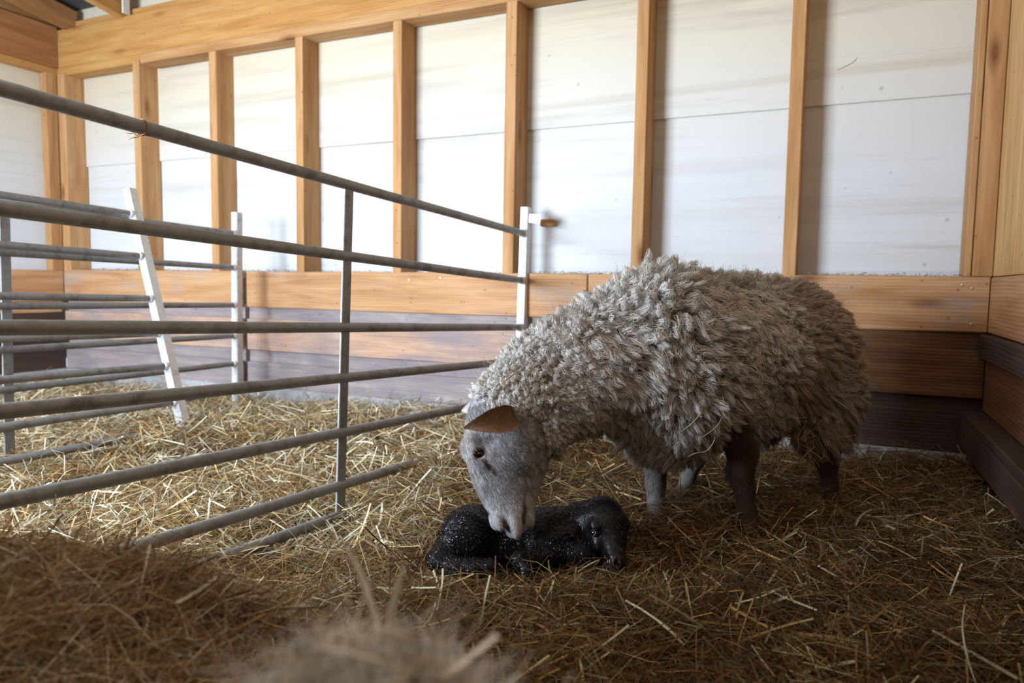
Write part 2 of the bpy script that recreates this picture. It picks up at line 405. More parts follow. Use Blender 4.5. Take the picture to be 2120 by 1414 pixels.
# front wall of the barn behind the photographer, with a doorway and an invented opening for the fill light
def front(name, s0, s1, z0, z1): return beamX(name, s0, s1, -4.05, -4.02, z0, z1, M_PLY)
front('wall_front', 4.2, 6.3, -.2, 3.4); front('wall_front', 2.65, 4.2, 1.65, 3.4); front('wall_front', 2.65, 4.2, -.2, .42)
front('wall_front', 1.15, 2.65, -.2, 3.4); front('wall_front', .05, 1.15, -.2, 1.45); front('wall_front', .05, 1.15, 2.35, 3.4); front('wall_front', -.6, .05, -.2, 3.4)
# boarded screen added out of view past the hurdle's near end, shading the foreground
_ph = nrm(V3(.439, .897, 0)); _pp = V3(-1.240, .975, 0)
for k in range(4):
    link('shade_partition', box_mesh('shade_partition', 1.25, .03, .245, .003), M_PLANKD, kind='structure', M=frame(_pp - _ph * .63 + V3(0, 0, .05 + .25 * k + .12), _ph))
link('shade_partition_post', box_mesh('shade_partition_post', 1.25, .07, .07, .003), M_STUD, kind='structure', M=frame(_pp - _ph * .05 + V3(-.052, .03, .45), V3(0, 0, 1), _ph))

# screws in the planks
def screws(pts, plank_n=0.0):
    for (x, y) in pts:
        p = onplane(x, y, CR + NB * plank_n, NB)
        v, q, t = tube_arrays(np.array([p - NB * .0035, p - NB * .003, p + NB * .004]), [.003, .0042, .0042], 10)
        for o in [o for o in COL.objects if o.name.startswith('wall_plank')]:
            lo_ = o.matrix_world.inverted() @ Vector(p); b_ = np.array([tuple(x) for x in o.bound_box])
            if all(b_[:, i].min() - .012 < lo_[i] < b_[:, i].max() + .012 for i in range(3)):
                link('screw', mesh_np('screw', v, q, t, smooth=True), M_SCREW, o); break
screws([(1992, 590), (2012, 597), (2010, 671), (1998, 702), (846, 580), (911, 575), (143, 571), (152, 729), (1290, 563 + 20)])

# ------------------------------------------------------------------ ground
def sstep(a, b, x): t = np.clip((x - a) / (b - a), 0, 1); return t * t * (3 - 2 * t)
def ground(x, y):
    x = np.asarray(x, float); y = np.asarray(y, float)
    g = -.085 * (1 - sstep(-.55, -.12, x)) * (1 - sstep(2.7, 3.4, y)) * sstep(1.1, 1.7, y)
    g = g - .055 * (1 - sstep(-1.6, -.4, x)) * sstep(2.7, 3.4, y)
    g = g + .012 * np.sin(x * 5.3 + 1) * np.sin(y * 4.1) + .008 * np.sin(x * 13 + y * 7) + .006 * np.sin(y * 17 - x * 9)
    m1 = .295 * np.exp(-np.abs((x + .80) / .50) ** 3.2 - np.abs((y - .84) / .33) ** 3.5)
    m2 = .422 * np.exp(-np.abs((x + .085) / .20) ** 2.6 - np.abs((y - .40) / .13) ** 3)
    g = g + .075 * np.exp(-((x + 1.60) / .30) ** 2 - ((y - 3.15) / .45) ** 2)
    g = g - .06 * np.exp(-((x + .63) / .16) ** 2 - ((y - 2.13) / .22) ** 2)
    g = g - .072 * np.exp(-((x - .05) / .36) ** 2 - ((y - 1.70) / .17) ** 2)
    g = np.maximum(g, 0) + np.minimum(g, 0)
    return g + np.maximum(m1, m2) + .3 * np.minimum(m1, m2)
def grid_mesh(name, x0, x1, y0, y1, h):
    xs = np.arange(x0, x1 + h, h); ys = np.arange(y0, y1 + h, h)
    X, Y = np.meshgrid(xs, ys, indexing='ij'); Z = ground(X, Y) - .012
    n, m = X.shape; I = np.arange(n * m).reshape(n, m)
    q = np.stack([I[:-1, :-1], I[1:, :-1], I[1:, 1:], I[:-1, 1:]], -1).reshape(-1, 4)
    return mesh_np(name, np.stack([X, Y, Z], -1).reshape(-1, 3), q, smooth=True)
def mat_floor():
    m, nt, b = new_mat('trodden_straw')
    v = mapped(nt, (1, 1, 1), False)
    n = N(nt, 'ShaderNodeTexNoise', Scale=55, Detail=6, Roughness=.7); L(nt, v, n.inputs['Vector'])
    L(nt, ramp(nt, n.outputs[0], [(.3, (.03, .017, .008)), (.7, (.16, .09, .035))]), b.inputs['Base Color']); b.inputs['Roughness'].default_value = .95
    bp = N(nt, 'ShaderNodeBump', Strength=1, Distance=.02); L(nt, n.outputs[0], bp.inputs['Height']); L(nt, bp.outputs[0], b.inputs['Normal'])
    return m
link('floor', grid_mesh('floor', -7.2, 4.6, -4.2, 5.4, .045), mat_floor(), kind='structure', label='trodden straw covered barn floor')

# ------------------------------------------------------------------ strands (ribbons) in bulk
def ribbons(paths, width, side, col):
    """paths (n,k,3), width (n,k) or (n,), side (n,k,3) or (n,3) ribbon half direction, col (n,3)"""
    n, k, _ = paths.shape
    if width.ndim == 1: width = width[:, None] * np.ones((1, k))
    if side.ndim == 2: side = side[:, None, :]
    off = side * (width[..., None] * .5)
    v = np.stack([paths - off, paths + off], 2).reshape(-1, 3)          # n,k,2
    I = np.arange(n * k * 2).reshape(n, k, 2)
    q = np.stack([I[:, :-1, 0], I[:, 1:, 0], I[:, 1:, 1], I[:, :-1, 1]], -1).reshape(-1, 4)
    c = np.repeat(col, k * 2, axis=0) if col.ndim == 2 else np.repeat(col.reshape(-1, 3), 2, axis=0)
    return v, q, c
def join(parts):
    vs, qs, cs, o = [], [], [], 0
    for v, q, c in parts:
        vs.append(v); qs.append(q + o); cs.append(c); o += len(v)
    return np.concatenate(vs), np.concatenate(qs), np.concatenate(cs)

GOLD = np.array([(.40, .22, .065), (.34, .17, .045), (.46, .28, .10), (.26, .12, .035), (.50, .35, .15), (.20, .09, .03), (.62, .52, .33), (.55, .50, .28), (.30, .26, .12), (.16, .075, .03)])
def straw_field(n, xy, straw_share, seed, lift=.03, tilt=.28, long_=1.0, palette=None, wmul=1.0, darken=False):
    r = np.random.default_rng(seed); k = 5
    pal = GOLD if palette is None else palette
    is_s = r.random(n) < straw_share
    ln = np.where(is_s, r.uniform(.04, .17, n), r.uniform(.05, .20, n)) * long_
    wd = np.where(is_s, r.uniform(.0018, .0042, n), r.uniform(.0007, .0016, n)) * wmul
    az = r.uniform(0, 2 * np.pi, n); el = r.normal(0, tilt, n)
    el = np.where(r.random(n) < .05, r.uniform(.2, 1.1, n), el)
    d = np.stack([np.cos(az) * np.cos(el), np.sin(az) * np.cos(el), np.sin(el)], -1)
    t = np.linspace(-.5, .5, k)
    p = np.zeros((n, k, 3)); p[:, :, :2] = xy[:, None, :]
    p += d[:, None, :] * (t[None, :, None] * ln[:, None, None])
    sidev = nrm(np.cross(d, V3(0, 0, 1) + .0 * d))
    curv = np.where(is_s, r.normal(0, .03, n), r.normal(0, .22, n)) * ln
    curz = np.where(is_s, r.normal(0, .02, n), r.normal(.0, .12, n)) * ln
    bend = (1 - (2 * t) ** 2)
    p += sidev[:, None, :] * (curv[:, None] * bend)[..., None]
    wig = np.where(is_s, 0, r.normal(0, .05, n)) * ln
    p += sidev[:, None, :] * (wig[:, None] * np.sin(t * 9)[None])[..., None]
    h = r.random(n) ** 1.6 * lift
    p[:, :, 2] += ground(p[:, 2, 0], p[:, 2, 1])[:, None] + h[:, None] - .004 + curz[:, None] * bend + np.abs(np.minimum(0, 0))
    gz = ground(p[:, :, 0], p[:, :, 1])
    p[:, :, 2] = np.maximum(p[:, :, 2], gz - .008)
    roll = r.uniform(-1.1, 1.1, n)
    upv = np.cross(sidev, d)
    side = sidev * np.cos(roll)[:, None] + upv * np.sin(roll)[:, None]
    c = pal[r.integers(0, len(pal), n)] * np.clip(r.lognormal(-.08, .38, (n, 1)), .3, 1.5)
    if darken:
        # strands on the ewe's side turn darker and browner in patches, a random few stay pale
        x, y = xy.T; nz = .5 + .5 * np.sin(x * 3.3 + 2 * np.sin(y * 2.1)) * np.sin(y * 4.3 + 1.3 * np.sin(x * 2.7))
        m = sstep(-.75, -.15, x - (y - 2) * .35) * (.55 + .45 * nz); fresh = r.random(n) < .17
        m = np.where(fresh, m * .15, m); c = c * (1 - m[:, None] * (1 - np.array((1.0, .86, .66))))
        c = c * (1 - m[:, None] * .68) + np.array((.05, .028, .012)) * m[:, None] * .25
    w = wd[:, None] * np.where(is_s[:, None], 1, np.array([.6, 1, 1, .9, .4])[None])
    return ribbons(p, w, side, c)

def sample_view(n, seed, dmin, dmax, pw):
    """ground points in front of the camera and some way to its sides"""
    r = np.random.default_rng(seed)
    u = r.random(n); d = (dmin ** pw + u * (dmax ** pw - dmin ** pw)) ** (1 / pw)
    x = r.uniform(-.88, .88, n) * (d + .15)
    return np.stack([x, d], -1)
def in_room(xy):
    q = np.concatenate([xy, np.zeros((len(xy), 1))], 1) - CR
    s = q @ D1; nn = q @ NB
    return (s > .02) & (s < LEN - .03) & (nn < -.0)
PALE = np.array([(.72, .65, .45), (.76, .71, .55), (.64, .53, .31), (.78, .75, .62), (.52, .36, .16), (.66, .65, .48)])
# ------------------------------------------------------------------ hurdles
def flat_bar(name, a, b, wx, wy, xdir, mat, parent):
    me = box_mesh(name, np.linalg.norm(b - a), wx, wy, .002)
    x = nrm(b - a); y = nrm(xdir - x * np.dot(xdir, x)); z = np.cross(x, y)
    Mx = Matrix(((x[0], y[0], z[0], (a + b)[0] / 2), (x[1], y[1], z[1], (a + b)[1] / 2), (x[2], y[2], z[2], (a + b)[2] / 2), (0, 0, 0, 1)))
    return link(name, me, mat, parent, M=Mx)
ZR = [.952, .722, .49, .325, .145, -.03, -.13]
def hurdle(label, foot, d, u, length, mids, heights=None, post_top=1.083, post_bot=-.16, latch=False, rr=.0165):
    """foot: point under the end post at height 0; d: rail direction away from the end post; u: up direction in the hurdle's plane"""
    d = nrm(d); u = nrm(u - d * np.dot(u, d)); nn = np.cross(d, u)
    e = link('sheep_hurdle', None, label=label, cat='hurdle', group='galvanised sheep hurdles', M=Matrix.Translation(Vector(foot + u * post_bot)))
    pt = lambda s, z: foot + d * s + u * z
    for z in (heights or ZR):
        k = 24; ss = np.linspace(0.004, length - .004, k)
        path = np.array([pt(s, z) for s in ss]) + np.array([nn * .0015 * math.sin(s * 4 + z * 9) for s in ss])
        v, q, t = tube_arrays(path - foot, rr, 14)
        rail = link('rail', mesh_np('rail', v, q, t, smooth=True), M_RAIL, e, M=Matrix.Translation(Vector(foot)))
        v, q, t = tube_arrays(np.array([pt(.0, z), pt(.012, z), pt(.02, z)]) - foot, [rr * 1.35, rr * 1.3, rr * 1.02], 14)
        link('weld_bead', mesh_np('weld_bead', v, q, t, smooth=True), M_POST, rail, M=Matrix.Translation(Vector(foot)))
    for s in (0.0, length):
        flat_bar('end_post', pt(s, post_bot) + nn * .004, pt(s, post_top) + nn * .004, .034, .008, nn, M_POST, e)
        o_ = d * (-.021 if s == 0 else .021) - nn * .016
        flat_bar('end_post_flange', pt(s, post_bot) + o_, pt(s, post_top) + o_, .006, .046, nn, M_POST, e)
    for s in mids:
        flat_bar('brace', pt(s, post_bot + .03), pt(s, max(heights or ZR) - .01), .008, .043, nn, M_RAIL, e)
    if latch:
        flat_bar('latch_plate', pt(-.01, 1.028) - nn * .02, pt(-.01, 1.020) - nn * .085, .045, .005, u, M_POST, e)
        hp = np.array([pt(-.01, .45) - nn * .02, pt(-.02, .455) - nn * .04, pt(-.03, .458) - nn * .06, pt(-.05, .45) - nn * .075])
        tube('hook', hp, .004, M_WIRE, e, 8)
    return e
dH = nrm(V3(.439, .897, -.047))
hurdle('galvanised sheep hurdle across the pen, nearest, ending right beside the ewe', V3(.03, 3.50, 0), -dH, V3(0, 0, 1), 2.75, [1.335], latch=True)
# far hurdle, upright, by the back wall
d3 = nrm(V3(.364, 1.0, -.02))
hurdle('farthest upright galvanised hurdle standing close to the back wall at left', P(487, 855, 4.05) * V3(1, 1, 0), -d3, V3(0, 0, 1), 2.75, [1.29],
       heights=[.965, .772, .56, .385, .225, .07, -.10], post_top=1.085, rr=.015)
# leaning hurdle between them
ft = P(372, 875, 3.24); d2 = nrm(V3(.405, 1.0, -.03))
m_h = nrm(np.cross(V3(0, 0, 1), d2))           # towards the left
best = None
for ang in np.linspace(0, .9, 181):
    for ln_ in np.linspace(.9, 1.4, 51):
        uu = nrm(nrm(np.cross(d2, np.cross(V3(0, 0, 1), d2))) * math.cos(ang) + m_h * math.sin(ang))
        tp = ft + uu * ln_; vv = tp - CAM; dd = vv @ FW
        px, py = 1060 + F_PX * (vv @ RT) / dd, 707 - F_PX * (vv @ UP) / dd
        e_ = (px - 262) ** 2 + (py - 392) ** 2
        if best is None or e_ < best[0]: best = (e_, ang, ln_, uu)
u2 = best[3]; print('lean', best)
d2o = nrm(d2 - u2 * np.dot(d2, u2))
def rail_h(x, y):   # height along the post seen at this pixel
    v = ray(x, y); nn2 = np.cross(d2o, u2); q_ = CAM + v * (np.dot(ft - CAM, nn2) / np.dot(v, nn2)); return float((q_ - ft) @ u2)
hs = [rail_h(272, 443), rail_h(287, 530), rail_h(306, 618), rail_h(323, 690), rail_h(346, 757), rail_h(362, 832), rail_h(380, 885)]
hurdle('middle galvanised hurdle leaning over to the left between the other two', ft, -d2o, u2, 2.75, [1.4], heights=hs, post_top=best[2], post_bot=-.06, rr=.0155)

# ------------------------------------------------------------------ implicit surfaces for the animals
class Field:
    def __init__(s, lo, hi, h):
        s.lo = np.array(lo, float); s.h = h; s.n = np.ceil((np.array(hi) - s.lo) / h).astype(int) + 1
        s.v = np.full(tuple(s.n), 1.0, np.float32)
    def sub(s, lo, hi):
        a = np.maximum(0, np.floor((np.array(lo) - s.lo) / s.h).astype(int)); b = np.minimum(s.n, np.ceil((np.array(hi) - s.lo) / s.h).astype(int) + 1)
        if (b <= a).any(): return None, None
        g = [s.lo[i] + s.h * np.arange(a[i], b[i]) for i in range(3)]
        X = np.stack(np.meshgrid(*g, indexing='ij'), -1).astype(np.float32)
        return (slice(a[0], b[0]), slice(a[1], b[1]), slice(a[2], b[2])), X
    def union(s, fn, lo, hi, k=.02, sub=False):
        pad = k * 2 + .03
        sl, X = s.sub(np.array(lo) - pad, np.array(hi) + pad)
        if sl is None: return
        d = fn(X).astype(np.float32); a = s.v[sl]
        if sub: a, d = -a, d
        hh = np.maximum(k - np.abs(a - d), 0) / max(k, 1e-6)
        m = np.minimum(a, d) - hh * hh * k * .25
        s.v[sl] = -m if sub else m
    def cone(s, a, b, ra, rb, k=.02, sub=False):
        a = np.array(a, float); b = np.array(b, float); ab = b - a; L2 = max(ab @ ab, 1e-9)
        def fn(X):
            t = np.clip(((X - a) @ ab) / L2, 0, 1)
            return np.linalg.norm(X - a - t[..., None] * ab, axis=-1) - (ra + (rb - ra) * t)
        r = max(ra, rb); s.union(fn, np.minimum(a, b) - r, np.maximum(a, b) + r, k, sub)
    def chain(s, pts, rs, k=.02):
        for i in range(len(pts) - 1): s.cone(pts[i], pts[i + 1], rs[i], rs[i + 1], k)
    def ell(s, c, r, ax=None, k=.02, sub=False):
        c = np.array(c, float); r = np.array(r, float); A = np.eye(3) if ax is None else np.array(ax)   # rows = axes
        def fn(X):
            q = (X - c) @ A.T; k0 = np.linalg.norm(q / r, axis=-1); k1 = np.linalg.norm(q / r ** 2, axis=-1)
            return k0 * (k0 - 1) / np.maximum(k1, 1e-6)
        R = np.sqrt(((A * r[:, None]) ** 2).sum(0)); s.union(fn, c - R, c + R, k, sub)
    def mesh(s):
        v = s.v; n = np.array(v.shape) - 1; neg = v < 0
        acc = np.zeros((*n, 3), np.float32); cnt = np.zeros(tuple(n), np.float32); quads = []
        cid = np.full(tuple(n), -1, np.int64)
        edges = []
        for ax in range(3):
            s0 = [slice(None)] * 3; s1 = [slice(None)] * 3; s0[ax] = slice(0, -1); s1[ax] = slice(1, None)
            cr = neg[tuple(s0)] != neg[tuple(s1)]
            idx = np.argwhere(cr)
            a = v[tuple(s0)][cr]; b = v[tuple(s1)][cr]; t = a / (a - b)
            pos = idx.astype(np.float32); pos[:, ax] += t
            o = [i for i in range(3) if i != ax]
            for da in (0, -1):
                for db in (0, -1):
                    c = idx.copy(); c[:, o[0]] += da; c[:, o[1]] += db
                    ok = ((c >= 0) & (c < n)).all(1); c = c[ok]
                    np.add.at(acc, tuple(c.T), pos[ok]); np.add.at(cnt, tuple(c.T), 1)
            edges.append((ax, o, idx, neg[tuple(s0)][cr]))
        act = cnt > 0; m = act.sum(); cid[act] = np.arange(m)
        verts = acc[act] / cnt[act][:, None] * s.h + s.lo
        for ax, o, idx, inside in edges:
            cs = []
            ok = np.ones(len(idx), bool)
            for da, db in ((0, 0), (-1, 0), (-1, -1), (0, -1)):
                c = idx.copy(); c[:, o[0]] += da; c[:, o[1]] += db
                good = ((c >= 0) & (c < n)).all(1); ok &= good; cs.append(np.clip(c, 0, n - 1))
            qd = np.stack([cid[tuple(c.T)] for c in cs], -1)[ok]; ins = inside[ok]
            flip = ins if ax != 1 else ~ins
            qd = np.where(flip[:, None], qd, qd[:, ::-1]); quads.append(qd)
        return verts, np.concatenate(quads)
    def grad(s, p):
        """gradient (outward normal) at points p"""
        q = (p - s.lo) / s.h; i = np.clip(np.round(q).astype(int), 1, s.n - 2)
        x, y, z = i.T
        g = np.stack([s.v[x + 1, y, z] - s.v[x - 1, y, z], s.v[x, y + 1, z] - s.v[x, y - 1, z], s.v[x, y, z + 1] - s.v[x, y, z - 1]], -1)
        return nrm(g)
def relax(v, q, it=2):
    n = len(v)
    for _ in range(it):
        s = np.zeros_like(v); c = np.zeros(n)
        for a, b in ((0, 1), (1, 2), (2, 3), (3, 0)):
            np.add.at(s, q[:, a], v[q[:, b]]); np.add.at(s, q[:, b], v[q[:, a]]); np.add.at(c, q[:, a], 1); np.add.at(c, q[:, b], 1)
        v = .5 * v + .5 * s / c[:, None]
    return v
def surf_points(v, q, n, r, cell=None):
    tri = np.concatenate([q[:, [0, 1, 2]], q[:, [0, 2, 3]]])
    a, b, c = v[tri[:, 0]], v[tri[:, 1]], v[tri[:, 2]]
    ar = np.linalg.norm(np.cross(b - a, c - a), axis=1)
    i = r.choice(len(tri), n, p=ar / ar.sum()); u = r.random((n, 2)); f = u.sum(1) > 1; u[f] = 1 - u[f]
    p = a[i] + (b[i] - a[i]) * u[:, :1] + (c[i] - a[i]) * u[:, 1:]
    if cell:
        key = np.floor(p / cell).astype(np.int64); key = key[:, 0] * 73856093 ^ key[:, 1] * 19349663 ^ key[:, 2] * 83492791
        _, first = np.unique(key, return_index=True); p = p[np.sort(first)]
    return p

# ------------------------------------------------------------------ the ewe
C1, C2 = V3(.435, 2.0, 0), V3(.855, 2.295, 0)
EF = nrm(C1 - C2); EL = V3(-EF[1], EF[0], 0); EO = (C1 + C2) / 2
def E(f, l, z): return EO + EF * f + EL * l + V3(0, 0, z)
AX = np.array([EF, EL, (0, 0, 1)])
# head frame
HP = P(1010, 842, 1.775); HM = P(1064, 1090, 1.715)
HA = nrm(HM - HP); HL = np.linalg.norm(HM - HP)
HB = V3(-.95, -.28, 0); HB = nrm(HB - HA * (HB @ HA)); HC = np.cross(HA, HB)
if HC[1] > 0: HC = -HC
def Hd(u, v, w_): return HP + HA * u + HB * v + HC * w_
U_ = np.array([-.05, 0, .03, .06, .118, .19, .25, .286, .305, .330]) * HL / .31
VT = np.array([.02, .052, .066, .075, .083, .078, .060, .044, .030, .004])
VB = np.array([-.10, -.125, -.142, -.155, -.156, -.114, -.076, -.056, -.044, -.020])
WD = np.array([.055, .060, .066, .069, .070, .053, .043, .040, .036, .018])
def head_fn(X):
    q = X - HP; u = q @ HA; v = q @ HB; w_ = q @ HC
    t = np.interp(u, U_, VT); b = np.interp(u, U_, VB); wd = np.interp(u, U_, WD)
    vc = (t + b) / 2; hh = (t - b) / 2
    s = (v - vc) / hh
    wd = wd * (1 - .22 * np.clip(s, 0, 1) ** 2 - .18 * np.clip(-s, 0, 1) ** 2)
    k = (np.abs(s) ** 2.3 + np.abs(w_ / wd) ** 2.3) ** (1 / 2.3)
    d = (k - 1) * np.minimum(hh, wd) * .8
    return np.maximum(d, np.maximum(u - U_[-1], U_[0] - u))
hf = Field(HP - V3(.24, .2, .42), HP + V3(.26, .22, .2), .0028)
def w_surf(u, v):
    ws = np.linspace(.0, .1, 401); pp_ = np.array([Hd(u, v, x) for x in ws]); return ws[np.argmin(np.abs(head_fn(pp_)))]
hf.union(head_fn, HP - V3(.2, .2, .4), HP + V3(.2, .2, .2), .005)
k_ = HL / .31
EU, EV = .112 * k_, .0570; EW = w_surf(EU, EV)
for sgn in (1, -1):
    hf.ell(Hd(EU - .016, EV + .010, sgn * (EW - .006)), (.030, .018, .015), np.array([HA, HB, HC]), k=.014)     # brow
    hf.ell(Hd(EU + .012, EV - .008, sgn * (EW - .008)), (.026, .018, .012), np.array([HA, HB, HC]), k=.014)
    hf.ell(Hd(EU, EV, sgn * (EW + .009)), (.0105, .0135, .013), np.array([HA, HB, HC]), k=.004, sub=True)  # socket
    hf.cone(Hd(EU + .022, EV - .010, sgn * w_surf(EU + .022, EV - .010)), Hd(EU + .058, EV - .030, sgn * w_surf(EU + .058, EV - .030)), .004, .002, k=.006, sub=True)  # tear groove
    hf.ell(Hd(.11 * k_, -.05, sgn * .055), (.06, .05, .018), np.array([HA, HB, HC]), k=.02)         # cheek
    hf.ell(Hd(.286 * k_, .040, sgn * .020), (.024, .013, .013), np.array([HA, HB, HC]), k=.008)      # nostril wing
    hf.ell(Hd(.300 * k_, .004, sgn * .021), (.038, .019, .021), np.array([HA, HB, HC]), k=.006)      # upper lip
    hf.cone(Hd(.284 * k_, .030, sgn * .036), Hd(.322 * k_, .022, sgn * .022), .0050, .0065, k=.004, sub=True)  # nostril
    hf.cone(Hd(.240 * k_, -.034, sgn * .044), Hd(.290 * k_, -.021, sgn * .036), .0030, .0055, k=.006, sub=True)  # mouth line
    hf.cone(Hd(.290 * k_, -.021, sgn * .036), Hd(.345 * k_, -.014, sgn * .010), .0055, .0075, k=.006, sub=True)
hf.ell(Hd(.288 * k_, -.040, 0), (.036, .0165, .030), np.array([HA, HB, HC]), k=.008)                  # chin
hf.cone(Hd(.035, -.055, 0), P(1110, 850, 1.83), .075, .09, k=.04)                                         # into the neck
hv, hq = hf.mesh(); hv = relax(hv, hq, 1)
# body, neck and legs
bf = Field((-.12, 1.62, -.08), (1.28, 2.72, .80), .0052)
bf.ell(E(0, 0, .50), (.42, .19, .20), AX, k=.05)
bf.ell(E(.24, 0, .46), (.17, .16, .20), AX, k=.05)
bf.ell(E(-.29, 0, .49), (.15, .16, .17), AX, k=.05)
bf.chain([E(.30, 0, .55), P(1130, 790, 1.87), P(1075, 835, 1.80)], [.14, .09, .065], k=.04)
legs = [
    ([E(.17, .13, .36), P(1538, 935, 1.985), P(1532, 980, 1.98), P(1541, 1012, 1.975), P(1546, 1060, 1.97), P(1552, 1092, 1.962), P(1556, 1124, 1.955)], [.060, .042, .036, .027, .0255, .030, .033]),
    ([E(.25, -.11, .34), P(1358, 960, 2.09), P(1357, 1000, 2.09), P(1358, 1040, 2.085), P(1360, 1064, 2.075), P(1360, 1094, 2.065)], [.07, .034, .028, .0245, .027, .029]),
    ([E(-.28, .13, .38), P(1706, 915, 2.22), P(1712, 955, 2.22), P(1718, 1000, 2.21), P(1725, 1050, 2.19), P(1728, 1080, 2.17)], [.055, .043, .032, .024, .021, .026]),
    ([E(-.20, -.12, .36), P(1462, 915, 2.40), P(1440, 952, 2.36), P(1424, 990, 2.33), P(1408, 1026, 2.30), P(1398, 1048, 2.28)], [.055, .036, .028, .022, .020, .024]),
]
for pts, rs in legs: bf.chain(pts, rs, k=.018)
bv, bq = bf.mesh(); bv = relax(bv, bq, 1)

def vnoise(p, s, seed=0):
    """cheap smooth noise in 0..1"""
    r = np.random.default_rng(seed); o = np.zeros(len(p))
    for _ in range(6):
        k = r.normal(size=3) * s; o += np.sin(p @ k + r.uniform(0, 6.28))
    return .5 + o / 8
# coat colours: grey face, paler muzzle and brow, dark tear streak, brown legs
def head_col(p):
    q = p - HP; u = (q @ HA) / k_; v = q @ HB; w_ = np.abs(q @ HC)
    base = np.array((.26, .255, .258)); n = vnoise(p, 160, 1); n2 = vnoise(p, 60, 2)
    c = base * (0.72 + .55 * n)[:, None] * (.85 + .3 * n2)[:, None]
    def put(mask, col): nonlocal c; c = c * (1 - mask[:, None]) + np.array(col) * mask[:, None]
    put(sstep(.19, .28, u) * .55, (.56, .55, .56))
    put(np.clip(sstep(.045, .08, v) * sstep(.10, .02, u), 0, 1) * .6, (.60, .52, .45))
    put(sstep(.055, .08, v) * .35, (.52, .42, .36))
    d = np.hypot(u - EU / k_, v - EV); put(sstep(.034, .020, d) * .6, (.58, .56, .55))
    dk = np.hypot(u - EU / k_ - .042, (v - EV + .020 + (u - EU / k_ - .042) * .55) * 2.6); put(sstep(.03, .012, dk) * .85, (.05, .04, .04))
    dk2 = np.hypot((u - .075) / 1.0, (v - .032) * 1.7); put(sstep(.03, .008, dk2) * .5, (.12, .11, .11))
    put(sstep(.021, .015, d) * .9, (.10, .06, .05))
    put(np.clip(sstep(.010, .005, np.abs(v - .026 - (.30 - u) * .1)) * sstep(.276, .290, u) * sstep(.045, .034, w_), 0, 1) * .85, (.05, .04, .04))
    vm = np.interp(u, [.24, .29, .345], [-.034, -.021, -.014]); put(sstep(.0075, .003, np.abs(v - vm)) * sstep(.238, .262, u) * .85, (.06, .05, .05))
    put(sstep(.50, .78, vnoise(p, 75, 11)) * sstep(.20, .12, u) * .65, (.13, .125, .13))
    put(sstep(.55, .8, vnoise(p, 210, 12)) * .45, (.62, .61, .62))
    put(sstep(-.10, -.13, v) * sstep(.12, .16, u) * .5, (.20, .17, .15))
    return c
hc = head_col(hv)
zz = bv[:, 2]; bn = vnoise(bv, 70, 5)
brown = np.array((.055, .032, .022)); greyl = np.array((.16, .14, .135))
mixl = sstep(.55, .45, (bv - EO) @ EL * 4)     # near legs are browner than the far ones
lc_ = brown * (1 - mixl[:, None] * .8) + greyl * mixl[:, None] * .8
bc = lc_ * (.75 + .5 * bn)[:, None]
hoof = sstep(.035, .02, zz)[:, None]; bc = bc * (1 - hoof) + np.array((.05, .04, .035)) * hoof

def leaf(base, tip, wid, nrm_dir, curl, thick=.004, nu=22, nw=11, droop=0.0, bow=0.0):
    """a solid, cupped leaf-shaped ear"""
    ax = tip - base; Ln = np.linalg.norm(ax); a = ax / Ln; n0 = nrm(nrm_dir - a * (nrm_dir @ a)); s = np.cross(a, n0)
    top, bot = [], []
    for i in range(nu):
        t = i / (nu - 1); wv = wid * max(math.sin(math.pi * t ** .70), .30 * (1 - t) ** 2) ** .8 * .5
        wv = max(wv, wid * .04)
        for j in range(nw):
            x = (j / (nw - 1) * 2 - 1)
            p = base + a * (t * Ln) + s * (x * wv) + n0 * (curl * wv * (x * x - .4)) - V3(0, 0, droop * t * t * Ln) + n0 * (bow * math.sin(math.pi * t))
            th = thick * (1 - .7 * abs(x) ** 3) * (1 - .6 * t)
            top.append(p + n0 * th * .5); bot.append(p - n0 * th * .5)
    I = np.arange(nu * nw).reshape(nu, nw); q = []
    f = np.stack([I[:-1, :-1], I[1:, :-1], I[1:, 1:], I[:-1, 1:]], -1).reshape(-1, 4)
    q = [f, f[:, ::-1] + nu * nw]
    ring = np.concatenate([I[0, :], I[1:, -1], I[-1, -2::-1], I[-2:0:-1, 0]])
    nx = np.roll(ring, -1); q.append(np.stack([ring, ring + nu * nw, nx + nu * nw, nx], -1))
    return np.concatenate([top, bot]), np.concatenate(q), nu * nw
e1b, e1t = P(1080, 862, 1.716), P(960, 886, 1.640)
ev, eq, en = leaf(e1b, e1t, .064, V3(.10, -.80, .25), .45, .005, bow=.016)
ec = np.tile(np.array((.20, .11, .062)), (len(ev), 1)) * (.8 + .4 * vnoise(ev, 90, 8))[:, None]
tt = np.clip(((ev - e1b) @ nrm(e1t - e1b)) / np.linalg.norm(e1t - e1b), 0, 1)[:, None]
rim = np.tile(np.abs(np.linspace(-1, 1, 11)), 44)[:, None]
ec = ec * (1 - sstep(.55, 1, tt) * .5) + np.array((.46, .35, .28)) * sstep(.55, 1, tt) * .5
ec = np.where(np.arange(len(ev))[:, None] >= en, np.array((.45, .38, .33)), ec)
fv, fq, fn_ = leaf(P(1008, 838, 1.84), P(955, 851, 1.86), .045, V3(.1, -.8, .6), .5, .006)
fc = np.tile(np.array((.62, .58, .55)), (len(fv), 1))
allv, allq, allc = join([(bv, bq, bc), (hv, hq, hc), (ev, eq, ec), (fv, fq, fc)])
ewe = link('ewe', None, label='shaggy grey-brown woolly ewe bending down to lick her black lamb', cat='sheep', M=Matrix.Translation(Vector(EO)))
link('body', mesh_np('body', allv, allq, None, True, allc), M_SKIN, ewe)
